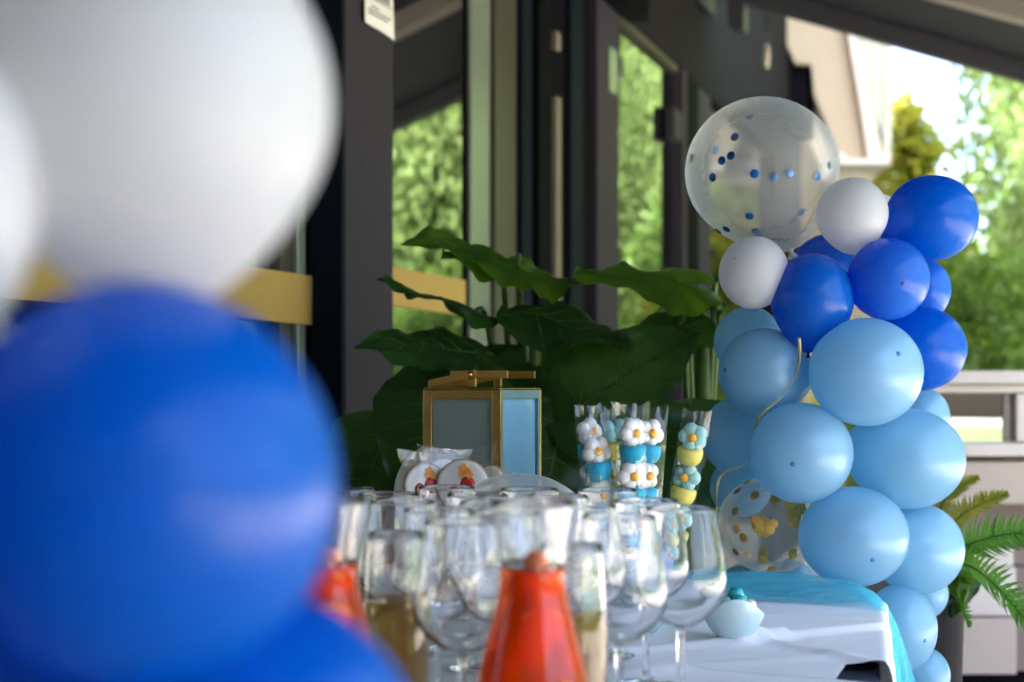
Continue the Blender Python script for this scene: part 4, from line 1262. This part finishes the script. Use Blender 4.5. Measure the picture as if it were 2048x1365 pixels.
def petiole(parent, base, mid, root, r=.007):
    pts = catmull([at(*base), at(*mid), at(*root)] if not isinstance(root, Vector) else [at(*base), at(*mid), root], 8)
    n = len(pts)
    MB().tube(pts, [r*(.6+.9*i/n) for i in range(n)], 8).build('stalk', M['petiole'], parent)

def pot_for(parent, v, h=.42, r=.17):
    MB().lathe([(.0001,.001),(r*.75,.001),(r,h),(r*.92,h),(r*.88,h-.05),(.0001,h-.05)], 36, lambda a,b,c: (v.x+a, v.y+b, c)).build('planter', M['terracotta'], parent)

r1 = Vector((.03, 3.02, .38)); r2 = Vector((.40, 3.08, .38))
E1 = thing('elephant_ear_plant', 'big elephant ear plant with drooping leaves behind the lantern', 'plant', (r1.x, r1.y, 0))
E2 = thing('elephant_ear_plant', 'elephant ear plant with a broad bright leaf beside the balloons', 'plant', (r2.x, r2.y, 0))
pot_for(E1, r1); pot_for(E2, r2)
leaf(E1, (992,520,2.98), (832,442,2.80), (.15,-.58,.85), .20, .22, .22, .10, 1)
leaf(E1, (1035,532,2.92), (886,500,2.86), (.0,-.48,.9), .20, .70, .04, .06, 2)
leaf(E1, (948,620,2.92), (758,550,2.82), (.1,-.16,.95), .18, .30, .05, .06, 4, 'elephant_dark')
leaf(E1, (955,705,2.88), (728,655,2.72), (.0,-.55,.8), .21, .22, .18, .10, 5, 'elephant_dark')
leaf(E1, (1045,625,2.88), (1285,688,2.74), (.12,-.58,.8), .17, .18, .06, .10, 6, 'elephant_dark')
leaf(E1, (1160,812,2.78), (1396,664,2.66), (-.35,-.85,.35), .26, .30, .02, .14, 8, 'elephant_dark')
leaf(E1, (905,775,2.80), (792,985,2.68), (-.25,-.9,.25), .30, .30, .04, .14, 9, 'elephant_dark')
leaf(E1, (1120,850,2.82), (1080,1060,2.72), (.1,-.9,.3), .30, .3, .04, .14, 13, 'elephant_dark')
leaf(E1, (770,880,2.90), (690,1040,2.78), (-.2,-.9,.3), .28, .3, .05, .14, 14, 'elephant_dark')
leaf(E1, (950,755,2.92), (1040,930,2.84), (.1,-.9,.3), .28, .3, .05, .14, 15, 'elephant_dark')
leaf(E2, (1345,558,2.92), (1148,548,2.84), (.04,-.44,.9), .25, .48, .0, .05, 3)
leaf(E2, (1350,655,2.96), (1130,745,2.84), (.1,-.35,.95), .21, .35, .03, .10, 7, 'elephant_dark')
leaf(E2, (1396,648,3.12), (1310,628,3.16), (0,-.5,.85), .17, .5, .0, .06, 10)
leaf(E2, (1455,622,3.00), (1420,596,2.92), (0,-.6,.8), .13, .8, .0, .06, 11)
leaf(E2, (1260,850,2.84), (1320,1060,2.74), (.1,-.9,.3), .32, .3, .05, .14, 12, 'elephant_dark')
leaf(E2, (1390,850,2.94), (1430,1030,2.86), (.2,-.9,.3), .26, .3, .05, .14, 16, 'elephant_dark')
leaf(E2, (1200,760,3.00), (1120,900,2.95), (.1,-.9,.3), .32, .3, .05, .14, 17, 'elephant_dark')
for b_, m_ in (((992,524,2.98),(1012,620,3.0)),((1035,534,2.92),(1040,600,2.98)),((948,622,2.92),(985,710,2.98)),((955,706,2.88),(1010,800,2.98)),((1045,627,2.88),(1052,720,2.96)),((1160,812,2.78),(1110,830,2.92)),((905,775,2.80),(980,790,2.95)),((1190,560,2.95),(1080,680,2.98))):
    petiole(E1, b_, m_, r1)
MB().tube(catmull([at(1062,660,2.97), at(1062,760,2.98), Vector((r1.x, r1.y, .3))], 8), [.012+.0012*i for i in range(17)], 10).build('main_stem', M['petiole'], E1)
for b_, m_ in (((1345,560,2.92),(1368,660,3.0)),((1350,655,2.96),(1380,720,3.02)),((1396,648,3.12),(1405,720,3.1)),((1455,622,3.0),(1432,700,3.04)),((1260,850,2.84),(1330,860,2.98)),((1436,560,2.98),(1426,650,3.03))):
    petiole(E2, b_, m_, r2)
MB().tube(catmull([at(1410,640,3.04), at(1406,760,3.05), Vector((r2.x, r2.y, .3))], 8), [.013+.0012*i for i in range(17)], 10).build('main_stem', M['petiole'], E2)

# ------------------------------------------------------------------ fern in a planter
FR = at(1868, 1180, 2.98)
FN = thing('fern', 'green fern with arching fronds beside the balloon column', 'plant', (FR.x, FR.y, 0))
def frond(parent, pts, wl_, m, seed, n=30, side=(0,-.35,1)):
    C_ = catmull([at(*p) for p in pts], 12)
    rnd = random.Random(seed)
    L_ = len(C_)
    o = MB().tube(C_, [.0028*(1-.75*i/L_) for i in range(L_)], 6).build('frond', M['petiole'], parent)
    b = MB()
    for k in range(n):
        s = .06 + .93*k/n
        x = s*(L_-1); i = int(x); f = x-i
        p = C_[i].lerp(C_[min(i+1, L_-1)], f)
        tg = (C_[min(i+1,L_-1)]-C_[max(i-1,0)]).normalized()
        sd = Vector(side); sd = (sd - tg*sd.dot(tg)).normalized()
        up = tg.cross(sd).normalized()
        ln = wl_*(math.sin(math.pi*min(1,(s*.92+.06))**.75))**.7*rnd.uniform(.88,1.05)
        hw_ = wl_*.15*rnd.uniform(.85,1.2)
        for sg in (-1, 1):
            dr = (sd*sg + tg*rnd.uniform(.30,.52) + up*rnd.uniform(-.18,.12)).normalized()
            cur = []
            for q in range(8):
                t = q/7
                c = p + dr*(ln*t) + tg*(.16*ln*t*t) + up*(-.22*ln*t*t*1.5 + rnd.uniform(-.0005,.0005))
                ww = hw_*(1-t**2.2)*(.75 + .25*(q % 2))
                cur.append([c - tg*ww, c + up*.0012, c + tg*ww])
            b.grid(cur)
    x = b.build('leaflets', M[m], o, fix=False)
    tag(x, kind='stuff')
frond(FN, [(1870,1165,2.98),(1905,1112,2.92),(1965,1080,2.84),(2050,1068,2.76),(2140,1090,2.70)], .052, 'fern', 1)
frond(FN, [(1872,1168,2.98),(1925,1130,2.88),(1985,1165,2.78),(2050,1240,2.72),(2090,1310,2.70)], .052, 'fern', 2)
frond(FN, [(1870,1160,2.98),(1885,1080,2.98),(1925,1030,2.96),(1975,1003,2.94),(2018,988,2.92)], .036, 'fern_gold', 3, 30)
frond(FN, [(1868,1160,3.0),(1872,1060,3.02),(1890,1000,3.0),(1925,970,2.98),(1958,955,2.96)], .03, 'fern_gold', 4, 26)
frond(FN, [(1874,1170,3.0),(1905,1180,2.94),(1925,1215,2.9),(1938,1255,2.88)], .03, 'fern', 5, 22)
for i, (b_, t_, W) in enumerate((((1905,1130,2.93),(1925,1215,2.86),.075),((1930,1135,2.95),(1905,1235,2.90),.085),((1895,1150,2.95),(1945,1160,2.86),.06))):
    leaf(FN, b_, t_, (.1,-.9,.3), W, .3, .05, .12, i+30, 'elephant_dark' if i == 1 else 'elephant', .006)
MB().lathe([(.0001,.001),(.05,.001),(.072,.70),(.075,FR.z-.02),(.066,FR.z-.02),(.06,FR.z-.06),(.0001,FR.z-.06)], 32, lambda a,b,c: (FR.x-.01+a, FR.y+b, c)).build('planter', M['terracotta'], FN)
